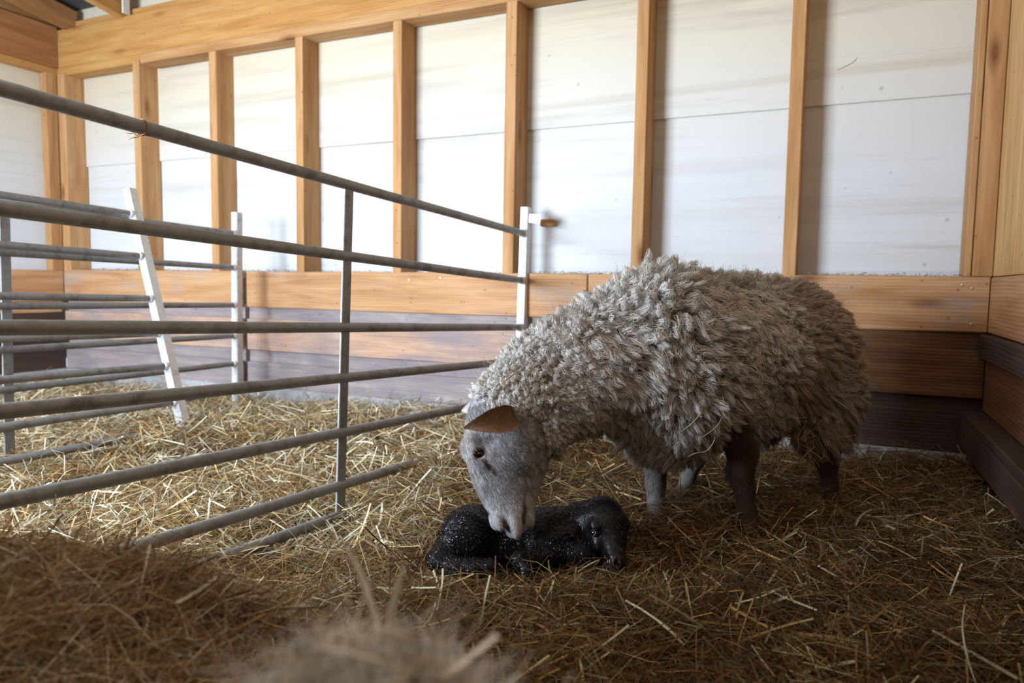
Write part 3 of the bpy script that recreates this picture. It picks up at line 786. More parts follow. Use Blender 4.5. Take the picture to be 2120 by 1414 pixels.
def eyeball(parent, c, r, look, iris, pup, slit_dir, ring):
    a = np.linspace(0, np.pi, 17); b = np.linspace(0, 2 * np.pi, 32, endpoint=False)
    A, B = np.meshgrid(a, b, indexing='ij'); lk = nrm(look); s = nrm(slit_dir - lk * (slit_dir @ lk)); t = np.cross(lk, s)
    d = np.cos(A)[..., None] * lk + np.sin(A)[..., None] * (np.cos(B)[..., None] * s + np.sin(B)[..., None] * t)
    v = (c + r * d).reshape(-1, 3); I = np.arange(v.shape[0]).reshape(17, 32)
    q = np.stack([I[:-1], I[1:], np.roll(I[1:], -1, 1), np.roll(I[:-1], -1, 1)], -1).reshape(-1, 4)
    dd = d.reshape(-1, 3); x = dd @ s; y = dd @ t; rr_ = np.hypot(x, y)
    col = np.where(rr_[:, None] < .70, np.array(iris), np.array(ring))
    col = np.where((np.hypot(x / .80, y / .66) < 1)[:, None], np.array(pup), col)
    return link('eye', mesh_np('eye', v, q, None, True, col), M_EYE, parent, label='dark glossy eye with amber rim')
for sgn in (1, -1):
    eyeball(ewe, Hd(EU, EV, sgn * (EW - .0095)), .0160, HC * sgn + HB * .25, (.022, .013, .008), (.004, .004, .006), HB, (.30, .17, .10))
    aa = np.linspace(0, 2 * np.pi, 33)
    pth = np.array([Hd(EU + .0100 * math.sin(t), EV + .0142 * math.cos(t), sgn * (EW + .0015 - .0050 * math.cos(t) ** 2 - .002 * abs(math.sin(t)))) for t in aa])
    lv, lq, lt = tube_arrays(pth, .0024, 8, False)
    link('eyelid', mesh_np('eyelid', lv, lq, None, True, np.tile(np.array((.46, .31, .26)), (len(lv), 1))), M_SKIN, ewe, label='pinkish brown rim round the eye')

# short hair on the face
r = np.random.default_rng(21)
p = surf_points(hv, hq, 52000, r); g = hf.grad(p); q_ = p - HP; u = q_ @ HA; v_ = q_ @ HB
keep = (u > -.01) & (np.hypot((u - EU) * 1.15, v_ - EV) > .0172); p, g, u, v_ = p[keep], g[keep], u[keep], v_[keep]
curly = sstep(.02, -.06, v_) * sstep(.22, .10, u)
flow = HA * 1.0 - HB * .45
d0 = nrm(flow - g * (g @ flow)[:, None] + g * .35 + r.normal(0, .18, p.shape) + r.normal(0, .5, p.shape) * curly[:, None])
ln = r.uniform(.006, .011, len(p)) * (1 - .4 * sstep(.22, .3, u))
t = np.linspace(0, 1, 4)[None, :, None]
path = p[:, None] + d0[:, None] * (ln[:, None, None] * t) - g[:, None] * (ln[:, None, None] * .25 * t * t) + r.normal(0, .0012, (len(p), 4, 3)) * curly[:, None, None]
cl = head_col(p) * np.array((.98, 1.0, 1.03)) * r.uniform(.5, 1.7, (len(p), 1))
v, q, c = ribbons(path, np.array([1, .9, .7, .3])[None] * np.full((len(p), 1), .0007), nrm(np.cross(g, d0)), cl)
link('face_hair', mesh_np('face_hair', v, q, None, False, c), M_HAIR, ewe)

r = np.random.default_rng(22)
p = surf_points(bv, bq, 60000, r); g = bf.grad(p); kp = p[:, 2] < .36; p, g = p[kp], g[kp]
d0 = nrm(V3(0, 0, -1) + g * .35 + r.normal(0, .22, p.shape)); ln = r.uniform(.007, .015, (len(p), 1, 1)); t = np.linspace(0, 1, 3)[None, :, None]
path = p[:, None] + d0[:, None] * (ln * t) - g[:, None] * (ln * .2 * t * t)
mx = sstep(.55, .45, (p - EO) @ EL * 4)[:, None] * .8; cl = (brown * (1 - mx) + greyl * mx) * r.uniform(.5, 1.7, (len(p), 1))
v, q, c = ribbons(path, np.array([1, .8, .3])[None] * np.full((len(p), 1), .0010), nrm(np.cross(g, d0)), cl)
link('leg_hair', mesh_np('leg_hair', v, q, None, False, c), M_HAIR, ewe)

# fleece: an under-wool shell and thousands of crimped locks
ff = Field((-.20, 1.50, .05), (1.36, 2.82, .86), .0075)
ff.ell(E(0, 0, .495), (.455, .22, .228), AX, k=.06)
ff.ell(Hd(-.014, -.040, 0), (.048, .066, .070), np.array([HA, HB, HC]), k=.03)
ff.ell(E(.25, 0, .45), (.19, .19, .225), AX, k=.06)
ff.ell(E(.22, 0, .588), (.19, .15, .14), AX, k=.06)
ff.ell(E(-.30, 0, .49), (.19, .21, .225), AX, k=.05)
for s_ in (1, -1): ff.ell(E(-.33, .115 * s_, .36), (.12, .105, .17), AX, k=.015)
ff.chain([E(.30, 0, .56), P(1135, 795, 1.87), P(1072, 822, 1.80)], [.175, .125, .088], k=.05)
ff.ell(P(1125, 890, 1.80), (.05, .06, .06), None, k=.04)
fv_, fq_ = ff.mesh(); fv_ = relax(fv_, fq_, 2)
r = np.random.default_rng(31)
lp = surf_points(fv_, fq_, 90000, r, .0178)
lp2 = surf_points(fv_, fq_, 120000, r, .0100); lp = np.concatenate([lp, lp2[np.linalg.norm(lp2 - P(1070, 830, 1.79), axis=1) < .27]])
lg = ff.grad(lp)
# keep clear of the face
q_ = lp - HP; hu = q_ @ HA; hvv = q_ @ HB
cut = hu > .014 + np.clip((-hvv - .02) * 1.05, -.045, .16)
near_head = np.linalg.norm(q_, axis=1) < .24
keep = ~(cut & near_head); lp, lg = lp[keep], lg[keep]
loc = (lp - EO) @ AX.T
nl = len(lp)
fwd = loc[:, 0]
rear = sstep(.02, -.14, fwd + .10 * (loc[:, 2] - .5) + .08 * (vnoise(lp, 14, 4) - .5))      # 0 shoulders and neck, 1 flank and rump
lenl = (.036 + .020 * vnoise(lp, 30, 3))
dist_head = np.linalg.norm(lp - P(1070, 830, 1.79), axis=1)
lenl *= .38 + .62 * sstep(.05, .32, dist_head)
low = sstep(.36, .22, lp[:, 2]); lenl *= 1 + .12 * low
flow = -EF * (.40 + .45 * rear)[:, None] + V3(0, 0, -1) * (.55 - .30 * rear)[:, None]
big = np.stack([vnoise(lp, 17, 41), vnoise(lp, 17, 42), vnoise(lp, 17, 43)], -1) - .5
ld = nrm(lg * (.85 - .2 * rear)[:, None] + (flow - lg * (flow * lg).sum(1)[:, None]) * .9 + big * 1.9 * (1 - .45 * rear)[:, None] + r.normal(0, .20, (nl, 3)))
S, K = 44, 7
lr = r.uniform(.0080, .0150, nl) * (.55 + .45 * sstep(.05, .3, dist_head)) * (1 + .15 * rear)
ang = r.uniform(0, 2 * np.pi, (nl, S)); rad = np.sqrt(r.random((nl, S))) * (.45 + .25 * rear[:, None]) + (.55 - .25 * rear[:, None])
ax1 = nrm(np.cross(ld, r.normal(size=(nl, 3)))); ax2 = np.cross(ld, ax1)
t = np.linspace(0, 1, K) ** .9
prof = np.array([.80, .98, 1.10, 1.14, 1.12, .98, .42])
prof_r = np.array([1.0, 1.0, .98, .95, .90, .85, .70])
pr = prof[None] * (1 - rear[:, None]) + prof_r[None] * rear[:, None]                          # nl,K
tw = (r.choice([-1, 1], nl) * r.uniform(.8, 2.6, nl))[:, None, None] * t[None, None] * (1 - .6 * rear[:, None, None])
A_ = ang[..., None] + tw + r.normal(0, .12, (nl, S, K))                                          # nl,S,K
radial = np.cos(A_)[..., None] * ax1[:, None, None] + np.sin(A_)[..., None] * ax2[:, None, None]
tang = -np.sin(A_)[..., None] * ax1[:, None, None] + np.cos(A_)[..., None] * ax2[:, None, None]
bendv = V3(0, 0, -1) * .35 + r.normal(0, .38, (nl, 3))
axis = lp[:, None] - lg[:, None] * .008 + ld[:, None] * (lenl[:, None, None] * t[None, :, None]) + bendv[:, None] * (lenl[:, None, None] * (t ** 2)[None, :, None] * .5)
slen = r.uniform(.78, 1.05, (nl, S))
lump = 1 + .24 * np.sin(t[None] * r.uniform(9, 16, (nl, 1)) + r.uniform(0, 6.3, (nl, 1))) * (1 - .7 * rear[:, None])  # crimp makes the lock knobbly
path = axis[:, None] + radial * ((rad * lr[:, None])[..., None] * (pr * lump)[:, None])[..., None]
path += (ld[:, None] * ((slen - 1) * lenl[:, None])[..., None])[:, :, None] * t[None, None, :, None]
path += r.normal(0, .0016, path.shape) * (1 - .4 * rear)[:, None, None, None]
wd = (np.array([1.0, 1.0, 1.0, .95, .9, .8, .5])[None] * .0014) * r.uniform(.7, 1.25, (nl * S, 1))
wcol = np.array([(.78, .745, .70), (.84, .81, .775), (.70, .65, .60), (.80, .775, .755), (.66, .60, .54)])
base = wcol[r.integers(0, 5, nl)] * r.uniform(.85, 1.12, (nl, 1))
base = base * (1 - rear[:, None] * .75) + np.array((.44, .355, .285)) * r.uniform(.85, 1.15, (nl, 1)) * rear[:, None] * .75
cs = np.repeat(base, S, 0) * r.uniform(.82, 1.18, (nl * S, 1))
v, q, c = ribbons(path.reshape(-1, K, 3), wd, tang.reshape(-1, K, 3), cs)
nor = nrm(radial * .55 + lg[:, None, None] * .55 + ld[:, None, None] * (t[None, None, :, None] ** 3) * .5)
nor = np.repeat(nor.reshape(-1, 3), 2, 0)
# flyaway fibres
fp = surf_points(fv_, fq_, 7000, r); fg = ff.grad(fp); q_ = fp - HP
kp = ~(((q_ @ HA) > -.01) & (np.linalg.norm(q_, axis=1) < .24)); fp, fg = fp[kp], fg[kp]
d0 = nrm(fg + r.normal(0, .5, fp.shape)); tl = np.linspace(0, 1, 6)
pth = fp[:, None] + d0[:, None] * (r.uniform(.035, .058, (len(fp), 1, 1)) * tl[None, :, None]) + np.cumsum(r.normal(0, .0025, (len(fp), 6, 3)), 1)
fl = ribbons(pth, np.full((len(fp), 6), .0005), nrm(np.cross(d0, r.normal(size=d0.shape))), np.tile(np.array((.55, .49, .42)), (len(fp), 1)))
q_ = fv_ - HP
shell_keep = ~(((q_ @ HA) > .0 + np.clip((-(q_ @ HB) - .03) * 1.05, -.05, .16)) & (np.linalg.norm(q_, axis=1) < .20))
sq = fq_[shell_keep[fq_].all(1)]
shell = (fv_, sq, np.tile(np.array((.17, .125, .09)), (len(fv_), 1)) * (.8 + .4 * vnoise(fv_, 50, 9))[:, None])  # under-wool darkened so the gaps between locks look shaded
nor = np.concatenate([nor, np.repeat(np.repeat(fg, 6, 0), 2, 0), ff.grad(fv_)])
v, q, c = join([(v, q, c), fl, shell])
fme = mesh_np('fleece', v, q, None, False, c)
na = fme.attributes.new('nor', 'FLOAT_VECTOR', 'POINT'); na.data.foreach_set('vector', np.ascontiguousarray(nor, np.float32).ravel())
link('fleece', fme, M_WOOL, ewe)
re_ = np.random.default_rng(24); kE = 4; pE = surf_points(ev, eq, 2600, re_)
tE = np.clip(((pE - e1b) @ nrm(e1t - e1b)) / np.linalg.norm(e1t - e1b), 0, 1)[:, None]
dE = nrm(nrm(e1t - e1b) * .8 + V3(-.2, -.3, -.3) + re_.normal(0, .35, pE.shape)); uE = np.linspace(0, 1, kE)
paE = pE[:, None] + dE[:, None] * (re_.uniform(.003, .007, (len(pE), 1, 1)) * uE[None, :, None])
cE = (np.array((.20, .115, .068)) * (1 - tE * .6) + np.array((.42, .33, .27)) * tE * .6) * re_.uniform(.85, 1.5, (len(pE), 1))
vE, qE, cE = ribbons(paE, np.array([1, .8, .6, .3])[None] * np.full((len(pE), 1), .0008), nrm(np.cross(dE, re_.normal(size=pE.shape))), cE)
link('ear_hair', mesh_np('ear_hair', vE, qE, None, False, cE), M_HAIR, ewe)
print('fleece locks', nl, 'verts', len(v))

# ------------------------------------------------------------------ the lamb
lf = Field((-.26, 1.50, -.09), (.36, 2.02, .22), .0026)
lf.chain([P(978, 1108, 1.83), P(1060, 1112, 1.845), P(1150, 1108, 1.83)], [.078, .074, .070], k=.03)
lf.ell(P(965, 1108, 1.775), (.062, .045, .066), nrm(np.array([[.8, .0, .6], [0, 1, 0], [-.6, 0, .8]])), k=.02)   # thigh
lf.chain([P(925, 1140, 1.76), P(908, 1160, 1.735), P(945, 1174, 1.705), P(985, 1176, 1.69), P(1015, 1172, 1.685)], [.035, .027, .021, .019, .017], k=.015)
lf.ell(P(1150, 1122, 1.785), (.065, .05, .058), None, k=.025)   # shoulder
lf.ell(P(1205, 1138, 1.755), (.060, .045, .050), None, k=.02)
lf.chain([P(1150, 1135, 1.76), P(1105, 1160, 1.72), P(1075, 1158, 1.69)], [.04, .024, .017], k=.015)
lf.chain([P(1075, 1158, 1.69), P(1090, 1180, 1.665), P(1096, 1208, 1.65)], [.016, .012, .012], k=.008)
lf.chain([P(1160, 1105, 1.80), P(1205, 1085, 1.775), P(1232, 1075, 1.76)], [.058, .046, .045], k=.03)
LP = P(1243, 1052, 1.760); LM = P(1281, 1176, 1.665); LA = nrm(LM - LP); LL = np.linalg.norm(LM - LP)
LB = V3(.42, -.90, .1); LB = nrm(LB - LA * (LB @ LA)); LC = np.cross(LA, LB)
if LC[0] > 0: LC = -LC                                   # the side turned to the camera and the left
LAX = np.array([LA, LB, LC])
def Ld(u, v, w_): return LP + LA * u * LL + LB * v + LC * w_
lf.ell(Ld(.20, -.004, 0), (.058, .052, .056), LAX, k=.012)
lf.cone(Ld(.32, .004, 0), Ld(.86, .006, 0), .044, .0215, k=.015)
lf.cone(Ld(.45, -.018, 0), Ld(.90, -.010, 0), .028, .015, k=.012)
lf.ell(Ld(.93, .004, 0), (.020, .021, .020), LAX, k=.006)
for sg in (1, -1):
    lf.ell(Ld(.34, .020, sg * .044), (.018, .013, .012), LAX, k=.008)
    lf.ell(Ld(.52, -.006, sg * .034), (.024, .018, .014), LAX, k=.012)
    lf.ell(Ld(.435, .012, sg * .0525), (.0100, .0095, .008), LAX, k=.003, sub=True)
    lf.cone(Ld(.93, .020, sg * .014), Ld(1.0, .012, sg * .010), .0045, .004, k=.003, sub=True)
    lf.cone(Ld(.80, -.004, sg * .025), Ld(1.04, -.002, sg * .012), .0022, .0034, k=.003, sub=True)
lv, lq = lf.mesh(); lv = relax(lv, lq, 1)
ear_b, ear_t = Ld(.20, -.020, .058), P(1146, 1108, 1.705)
e1 = leaf(ear_b, ear_t, .044, V3(.15, -.80, .45), -.6, .007, droop=.08)
e2 = leaf(Ld(.20, -.024, -.036), Ld(.35, -.05, -.10), .04, V3(0, -.6, .8), .6, .005)
lc = np.tile(np.array((.008, .007, .0085)), (len(lv), 1)) * (.7 + .6 * vnoise(lv, 90, 15))[:, None]
v, q, c = join([(lv, lq, lc), (e1[0], e1[1], np.tile(np.array((.010, .008, .0095)), (len(e1[0]), 1))), (e2[0], e2[1], np.tile(np.array((.010, .008, .0095)), (len(e2[0]), 1)))])
lamb = link('lamb', None, label='wet black newborn lamb lying curled on the straw under the ewe', cat='lamb', M=Matrix.Translation(Vector(P(1100, 1170, 1.78))))
link('body', mesh_np('body', v, q, None, True, c), M_LAMB, lamb)
for sg in (1, -1):
    eyeball(lamb, Ld(.435, .012, sg * .0440), .0108, LC * sg + LB * .2, (.02, .018, .022), (.003, .003, .005), LA, (.03, .026, .03))
    cc = Ld(.435, .012, sg * .0505)
    pth = np.array([cc + LA * (.0068 * math.sin(t_)) + LB * (.0095 * math.cos(t_)) - LC * sg * (.003 * math.cos(t_) ** 2) for t_ in np.linspace(0, 2 * np.pi, 25)])
    x_, y_, z_ = tube_arrays(pth, .0016, 7, False)
    link('eyelid', mesh_np('eyelid', x_, y_, None, True, np.tile(np.array((.24, .22, .25)), (len(x_), 1))), M_SKIN, lamb, label='greyish rim round the eye')
# tight wet curls
r = np.random.default_rng(51)
p = surf_points(lv, lq, 44000, r); g = lf.grad(p)
kp = np.minimum(np.linalg.norm(p - Ld(.435, .012, .050), axis=1), np.linalg.norm(p - Ld(.435, .012, -.050), axis=1)) > .014; p, g = p[kp], g[kp]
hd = np.linalg.norm(p - Ld(.5, 0, 0), axis=1); onh = sstep(.10, .07, hd)
k = 6; tt_ = np.linspace(0, 1, k)
a1 = nrm(np.cross(g, r.normal(size=g.shape))); a2 = np.cross(g, a1)
R_ = r.uniform(.0016, .0030, (len(p), 1))
th = tt_[None] * r.uniform(2.5, 5.5, (len(p), 1)) + r.uniform(0, 6, (len(p), 1))
curl = a1[:, None] * (np.cos(th) * R_)[..., None] + a2[:, None] * (np.sin(th) * R_)[..., None] + g[:, None] * (tt_[None] * r.uniform(.001, .0045, (len(p), 1)))[..., None]
fl_ = -LA * .3 + V3(-.3, 0, -.6); fl_ = LA * .6 + V3(-.1, 0, -.3)
strt = nrm(fl_ - g * (g @ fl_)[:, None] + g * .10 + r.normal(0, .18, g.shape))[:, None] * (tt_[None, :, None] * r.uniform(.006, .011, (len(p), 1, 1)))
keepf = (onh < .5) | (r.random(len(p)) < .45)
strt *= np.where(onh > .5, .8, 1)[:, None, None]
path = p[:, None] + curl * (1 - onh[:, None, None]) + strt * onh[:, None, None]
path = path[keepf]; g = g[keepf]; a1 = a1[keepf]; p = p[keepf]
cl = np.tile(np.array((.0075, .0065, .0075)), (len(p), 1)) * r.uniform(.5, 1.8, (len(p), 1))
def ear_hair(leaf_v, leaf_q, n, axis, cols, r, k, l0, l1):
    p = surf_points(leaf_v, leaf_q, n, r); ax = nrm(axis); d = nrm(ax + r.normal(0, .35, p.shape)); tt = np.linspace(0, 1, k)
    pa = p[:, None] + d[:, None] * (r.uniform(l0, l1, (n, 1, 1)) * tt[None, :, None]) + r.normal(0, .0006, (n, k, 3))
    return ribbons(pa, np.full((n, k), .0009), nrm(np.cross(d, r.normal(size=p.shape))), np.array(cols)[r.integers(0, len(cols), n)] * r.uniform(.6, 1.4, (n, 1)))
v, q, c = ribbons(path, np.full((len(p), k), .0011), nrm(np.cross(g, a1 + .01)), cl)
v, q, c = join([(v, q, c), ear_hair(e1[0], e1[1], 1600, ear_t - ear_b, [(.02, .018, .02), (.05, .046, .052)], r, k, .006, .014)])  # ear hair lightened, its highlights are put into the colour
link('curly_coat', mesh_np('curly_coat', v, q, None, False, c), M_LAMBH, lamb)

# ------------------------------------------------------------------ straw
def clear_of(part):
    """drop the strands that would run through the lamb or the ewe"""
    v, q, c = part; k = 10
    P_ = v.reshape(-1, k, 3); ok = np.ones(len(P_), bool)
    for fld, m in ((lf, .002), (bf, .0), (hf, .0)):
        g = np.round((P_ - fld.lo) / fld.h).astype(int); ins = ((g >= 0) & (g < fld.n)).all(-1); g = np.clip(g, 0, fld.n - 1)
        d = fld.v[g[..., 0], g[..., 1], g[..., 2]]; ok &= ~((d < m) & ins).any(1)
    n = int(ok.sum()); I = np.arange(n * k).reshape(n, 5, 2)
    q = np.stack([I[:, :-1, 0], I[:, 1:, 0], I[:, 1:, 1], I[:, :-1, 1]], -1).reshape(-1, 4)
    return P_[ok].reshape(-1, 3), q, c.reshape(-1, k, 3)[ok].reshape(-1, 3)
parts = []
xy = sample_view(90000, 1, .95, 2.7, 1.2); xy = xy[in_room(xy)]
parts.append(straw_field(len(xy), xy, .32, 2, lift=.06, tilt=.33, long_=1.1, darken=True))
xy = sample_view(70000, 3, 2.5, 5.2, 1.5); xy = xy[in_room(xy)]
parts.append(straw_field(len(xy), xy, .45, 4, lift=.07, tilt=.4, wmul=1.35, darken=True))
# looser, paler straw in the far left of the pen
xy = sample_view(42000, 5, 1.9, 5.0, 1.6); xy = xy[in_room(xy) & (xy[:, 0] < -.15 + .1 * np.random.default_rng(0).normal(size=len(xy)))]
parts.append(straw_field(len(xy), xy, .55, 6, lift=.09, tilt=.45, palette=PALE, wmul=1.3))
xy = sample_view(2600, 8, .95, 2.9, 1.1); xy = xy[in_room(xy) & (xy[:, 0] > -.45)]
parts.append(straw_field(len(xy), xy, 1.0, 9, lift=.035, tilt=.25, palette=np.array([(.64, .56, .36), (.56, .42, .19), (.62, .60, .42), (.46, .27, .09), (.58, .56, .36)]), wmul=1.35))
p9 = parts[-1]; P9 = p9[0].reshape(-1, 10, 3); P9[:, :, 2] += .026
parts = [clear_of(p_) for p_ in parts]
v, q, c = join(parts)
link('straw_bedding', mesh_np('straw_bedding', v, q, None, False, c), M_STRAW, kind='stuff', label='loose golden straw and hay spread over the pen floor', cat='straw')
parts = []
r = np.random.default_rng(11)
HAY = np.array([(.74, .68, .54), (.36, .21, .085), (.44, .28, .12), (.30, .17, .065), (.52, .37, .19), (.26, .15, .07), (.60, .50, .34)])
xy = np.stack([r.uniform(-1.13, -.22, 40000), r.uniform(.40, 1.30, 40000)], -1)
parts.append(straw_field(len(xy), xy, .08, 12, lift=.045, tilt=.5, long_=.95, palette=HAY, wmul=.9))
v, q, c = join(parts)
link('hay_mound', mesh_np('hay_mound', v, q, None, False, c), M_STRAW, kind='stuff', label='big blurred brown mound of hay in the left foreground corner', cat='hay')
xy = np.stack([r.normal(-.085, .14, 13000), r.normal(.41, .08, 13000)], -1)
GREY = np.array([(.74, .71, .64), (.80, .78, .73), (.50, .42, .31), (.84, .83, .79), (.42, .33, .22)])
p1 = straw_field(len(xy), xy, .12, 13, lift=.05, tilt=.6, long_=.5, palette=GREY, wmul=.8)
link('hay_tuft', mesh_np('hay_tuft', p1[0], p1[1], None, False, p1[2]), M_STRAW, kind='stuff', label='pale out of focus hay tuft at the bottom edge below the tall blades', cat='hay')


# single stalks that stand out
def stalk(name, pts, width, col, label, cat, group=None, fold=.35, sub=6):
    """a flattened, slightly folded straw through the given points"""
    pts = np.array(pts, float); n = len(pts)
    tt = np.linspace(0, n - 1, (n - 1) * sub + 1)
    # Catmull-Rom
    out = []
    for x in tt:
        i = min(int(x), n - 2); f = x - i
        p0, p1, p2, p3 = pts[max(i - 1, 0)], pts[i], pts[i + 1], pts[min(i + 2, n - 1)]
        out.append(.5 * ((2 * p1) + (p2 - p0) * f + (2 * p0 - 5 * p1 + 4 * p2 - p3) * f * f + (3 * p1 - p0 - 3 * p2 + p3) * f ** 3))
    path = np.array(out); m = len(path)
    t = nrm(np.gradient(path, axis=0)); view = nrm(CAM + V3(.25, 0, .3) - path); s1 = nrm(np.cross(t, view)); n1 = np.cross(s1, t)
    w_ = width * .5 * np.clip(np.minimum(np.linspace(.55, 1.3, m), np.linspace(3, .25, m)), .2, 1)[:, None]
    th = width * .18
    ring = np.stack([path - s1 * w_ - n1 * w_ * fold, path + n1 * th, path + s1 * w_ - n1 * w_ * fold, path - n1 * th * 1.2 - n1 * w_ * fold * .4], 1)
    v = ring.reshape(-1, 3); I = np.arange(m * 4).reshape(m, 4); J = np.roll(I, -1, 1)
    q = np.stack([I[:-1], J[:-1], J[1:], I[1:]], -1).reshape(-1, 4); q = np.concatenate([q, I[:1][:, ::-1], I[-1:]])
    c = np.array(col) * (.85 + .3 * vnoise(v, 60, 3))[:, None]
    o = pts[0]
    return link(name, mesh_np(name, v - o, q, None, False, c), M_STRAW, label=label, cat=cat, group=group, M=Matrix.Translation(Vector(o)))
def G(x, y, h=.03):
    """the point of the bedding seen at this pixel, h above the ground"""
    v = ray(x, y); d = .3
    for _ in range(4000):
        p = CAM + v * d
        if p[2] < ground(p[0], p[1]) + h: return p
        d += .002
    return p
def onfleece(x, y, h=.045):
    v = ray(x, y); v = v / np.linalg.norm(v); best_ = None
    for d in np.arange(1.4, 3.0, .004):
        p = CAM + v * d; g = np.round((p - ff.lo) / ff.h).astype(int)
        if ((g >= 0) & (g < ff.n)).all():
            f_ = ff.v[tuple(g)]
            if best_ is None or f_ < best_[0] - 1e-4: best_ = (f_, p, d)
            if f_ < h: return p
    return best_[1]
PALEC, GOLDC, GREENC, BROWNC = (.70, .62, .42), (.62, .44, .15), (.52, .54, .36), (.42, .26, .11)
stalk('straw_stalk', [G(1722, 1297, .035), G(1775, 1338, .045), G(1830, 1383, .04)], .0075, GOLDC, 'broad flat golden straw stalk slanting down in the right foreground', 'straw')
stalk('straw_stalk', [G(1998, 1252, .10), P(1993, 1300, 1.22), P(2003, 1360, 1.16), P(2022, 1420, 1.12)], .0045, (.66, .68, .50), 'long pale green curved stem standing near the right edge of the foreground', 'straw')
stalk('straw_stalk', [G(1070, 1280, .04), G(1108, 1291, .05), G(1134, 1306, .05), G(1141, 1338, .03)], .0075, (.50, .30, .14), 'flat brown bent blade on the straw below the lamb', 'straw')
stalk('straw_stalk', [G(1556, 1335, .05), G(1580, 1370, .05), G(1606, 1402, .04)], .0045, PALEC, 'pale straw stalk pointing down at the bottom edge, right of centre', 'straw')
stalk('straw_stalk', [G(1140, 1183, .035), G(1175, 1197, .04), G(1212, 1206, .035)], .0075, (.74, .72, .60), 'wide whitish straw stalk lying just below the lamb chest', 'straw')
stalk('straw_stalk', [G(1139, 1218, .02), G(1139, 1190, .05), G(1136, 1160, .10) * V3(1, 1, 1)], .0055, GOLDC, 'upright golden straw sticking up in front of the lamb', 'straw')
stalk('straw_stalk', [P(1197, 1184, 1.62), P(1218, 1170, 1.63), P(1243, 1158, 1.64)], .0045, GREENC, 'pale green straw reaching up to the lamb muzzle', 'straw')
stalk('straw_stalk', [G(1300, 1270, .04), G(1340, 1240, .045), G(1410, 1200, .04)], .0055, (.55, .36, .12), 'long amber straw lying on dark bedding in front of the ewe', 'straw')
stalk('straw_stalk', [G(895, 1150, .03), G(918, 1163, .035), G(940, 1178, .03)], .0045, GREENC, 'greenish straw lying against the lamb hind leg', 'straw') if False else None
stalk('tall_blade', [P(786, 1345, .56), P(775, 1270, .565), P(752, 1200, .57), P(718, 1132, .575)], .0058, (.84, .84, .77), 'left one of two tall pale blades sticking up from the foreground tuft', 'straw')
stalk('tall_blade', [P(803, 1345, .56), P(806, 1290, .56), P(820, 1235, .56), P(834, 1174, .56)], .0068, (.84, .82, .68), 'right one of two tall pale blades, broader, sticking up from the foreground tuft', 'straw')
HW = 'hay caught in the fleece'
for pts, wd_, col, lb in [
    ([(1497, 822), (1499, 850), (1486, 880), (1462, 900), (1448, 906)], .0022, PALEC, 'long pale curved wisp hanging on the middle of the ewe side'),
    ([(1453, 852), (1437, 872), (1412, 893)], .0024, PALEC, 'pale wisp with a forked end on the ewe flank, left of the long curved wisp'),
    ([(1578, 776), (1579, 788), (1583, 800)], .0026, (.66, .50, .26), 'tiny golden stem stuck alone on the ewe hind flank'),
    ([(1316, 806), (1328, 818), (1337, 836)], .0028, (.62, .45, .28), 'short tan wisp lying in the dark fold behind the ewe neck'),
    ([(1424, 946), (1440, 938), (1462, 934), (1476, 918), (1480, 905)], .0030, PALEC, 'wavy pale wisp along the lower edge of the ewe belly'),
    ([(1040, 792), (1051, 784), (1063, 775)], .0050, (.58, .34, .12), 'short orange straw on the nape of the ewe'),
    ([(1574, 912), (1578, 945), (1573, 985), (1566, 1022)], .0045, (.60, .47, .16), 'yellow strip of straw hanging behind the ewe front leg'),
    ([(1577, 916), (1584, 935), (1589, 964)], .0020, PALEC, 'thin pale stem dangling under the ewe belly beside the yellow strip'),
    ([(1772, 770), (1780, 748), (1798, 722)], .0025, (.50, .28, .08), 'thin amber wisp rising from the ewe rump'),
    ([(1775, 790), (1788, 770), (1800, 768), (1813, 780)], .0022, (.50, .28, .08), 'thin amber wisp curling out low on the ewe rump'),
    ([(1660, 905), (1685, 888), (1704, 866)], .0030, (.52, .38, .16), 'straw stem slanting across the ewe hind leg wool'),
    ([(1735, 640), (1720, 665), (1700, 690)], .0022, (.45, .30, .15), 'fine brown stem lying in the groove before the ewe thigh')]:
    stalk('hay_wisp', [onfleece(*a) for a in pts], wd_, col, lb, 'hay', HW, fold=.15)
# loose hay tangled in the belly wool in front of the hind leg
r = np.random.default_rng(91); pp = []
for k in range(46):
    a = onfleece(r.uniform(1575, 1715), r.uniform(880, 935), .035)
    n_ = 8; st = nrm(r.normal(0, 1, 3) * V3(1, .5, .6) + V3(0, -.3, -.8)); L_ = r.uniform(.05, .13)
    cv = np.cumsum(r.normal(0, .0045, (n_, 3)), 0); pp.append(a + V3(0, 0, .015) + st * (np.linspace(0, L_, n_)[:, None]) + cv)
pp = np.array(pp); dd = nrm(np.gradient(pp, axis=1))
v, q, c = ribbons(pp, r.uniform(.0010, .0030, len(pp)), nrm(np.cross(dd, r.normal(size=(len(pp), 1, 3)))), np.array([(.50, .30, .09), (.38, .22, .07), (.60, .46, .20)])[r.integers(0, 3, len(pp))])
link('hay_tangle', mesh_np('hay_tangle', v, q, None, False, c), M_STRAW, kind='stuff', label='tangle of amber hay hanging from the belly wool in front of the hind leg', cat='hay')
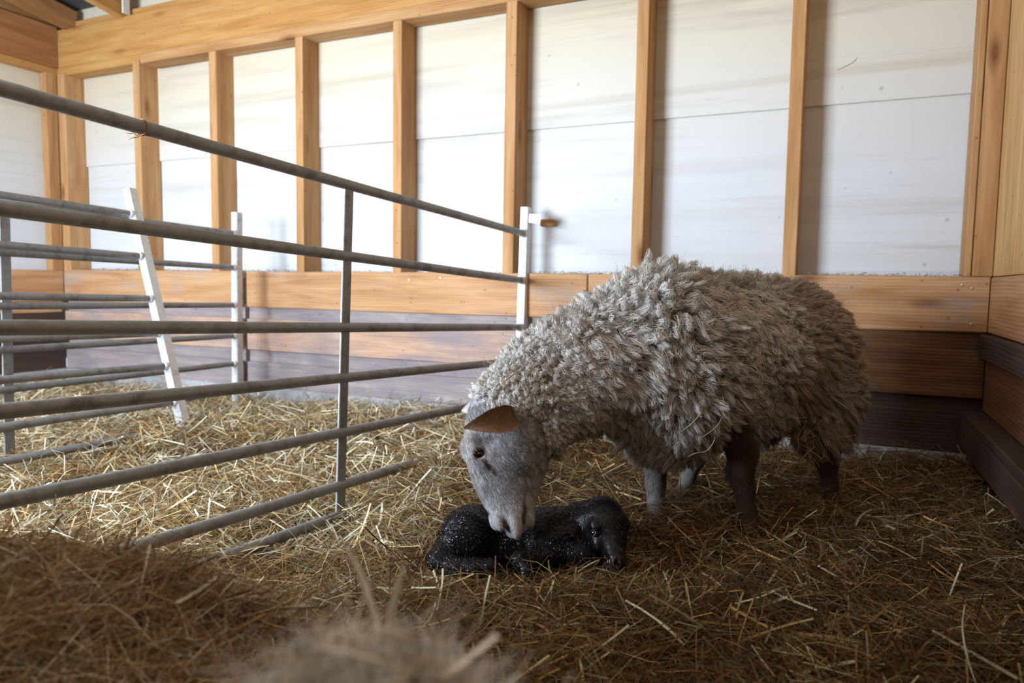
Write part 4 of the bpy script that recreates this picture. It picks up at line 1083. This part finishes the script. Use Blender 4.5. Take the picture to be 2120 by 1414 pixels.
# bits on the hurdle and the wall
def loop(name, c, axis, rad, thick, col, label, tails=2, seed=1):
    r = np.random.default_rng(seed); a = nrm(axis); x = nrm(np.cross(a, V3(0, 0, 1))); y = np.cross(a, x)
    th = np.linspace(0, 4 * np.pi, 40); pth = np.array([c + (x * math.cos(t) + y * math.sin(t)) * rad + a * (.003 * math.sin(t * .5) + r.normal(0, .0004)) for t in th])
    vs = [tube_arrays(pth, thick, 6)]
    for k in range(tails):
        d_ = nrm(r.normal(size=3) + V3(0, 0, .2 - k)); p0 = c + y * rad * (1 if k % 2 == 0 else -1)
        vs.append(tube_arrays(np.array([p0 + d_ * u + r.normal(0, .002, 3) for u in np.linspace(0, .03, 6)]), thick * .8, 6))
    V_, Q_, T_, o = [], [], [], 0
    for v, q, t in vs: V_.append(v); Q_ += [tuple(i + o for i in f) for f in q]; T_ += [tuple(i + o for i in f) for f in t]; o += len(v)
    V_ = np.concatenate(V_)
    return link(name, mesh_np(name, V_ - c, Q_, T_, True, np.tile(np.array(col), (len(V_), 1))), M_STRAW, label=label, cat='twine', M=Matrix.Translation(Vector(c)))
_nh = np.cross(dH, V3(0, 0, 1)); _e = V3(.03, 3.5, 0)
loop('twine', onplane(294, 264, _e, _nh), dH, .0185, .0012, (.42, .20, .10), 'reddish twine knotted round the top rail of the nearest hurdle', 3)
loop('twine', onplane(104, 1028, _e, _nh), dH, .0185, .0012, (.70, .68, .62), 'white twine looped round a low rail of the nearest hurdle at the left edge', 1, 5)
pw = lambda x, y: onplane(x, y, CR + NB * (PN - .010), NB)
stalk('dry_twig', [pw(1733, 146), pw(1750, 138), pw(1768, 128), pw(1776, 118)], .006, (.30, .20, .10), 'dry brown twig stuck on the white wall between the last two studs', 'twig')
stalk('dry_twig', [pw(1768, 128), pw(1778, 121), pw(1792, 124)], .004, (.30, .20, .10), 'small side twig beside the dry twig on the white wall', 'twig') if False else None
tb = link('wooden_peg', box_mesh('wooden_peg', .07, .05, .035, .004), M_STUD, label='small wooden peg on the white wall right of the hurdle end post', cat='peg', M=frame(onplane(1135, 462, CR + NB * (PN - .012), NB), D1))
# dust and chaff along the ledge on top of the planks
r = np.random.default_rng(77); n = 5200
ss = r.uniform(.05, LEN - .05, n); nn_ = r.uniform(.004, .13, n) ** 1.0
base = CR + D1 * ss[:, None] + NB * nn_[:, None]; base[:, 2] = .757 + r.random(n) ** 3 * .016 - .002
near = nn_ > .03; base[near, 2] -= .004
az = r.uniform(0, 6.28, n); el = np.abs(r.normal(0, .3, n)); ln = r.uniform(.006, .045, n)
d_ = np.stack([np.cos(az) * np.cos(el), np.sin(az) * np.cos(el), np.sin(el)], -1)
kk = np.linspace(-.5, .5, 3); pth = base[:, None] + d_[:, None] * (ln[:, None, None] * .5 * kk[None, :, None])
v, q, c = ribbons(pth, r.uniform(.001, .003, n), nrm(np.cross(d_, r.normal(size=(n, 3)))), np.array([(.10, .08, .06), (.22, .17, .11), (.30, .24, .14)])[r.integers(0, 3, n)])
link('ledge_chaff', mesh_np('ledge_chaff', v, q, None, False, c), M_STRAW, kind='stuff', label='dark dust and chaff along the top edge of the wall planks', cat='chaff')
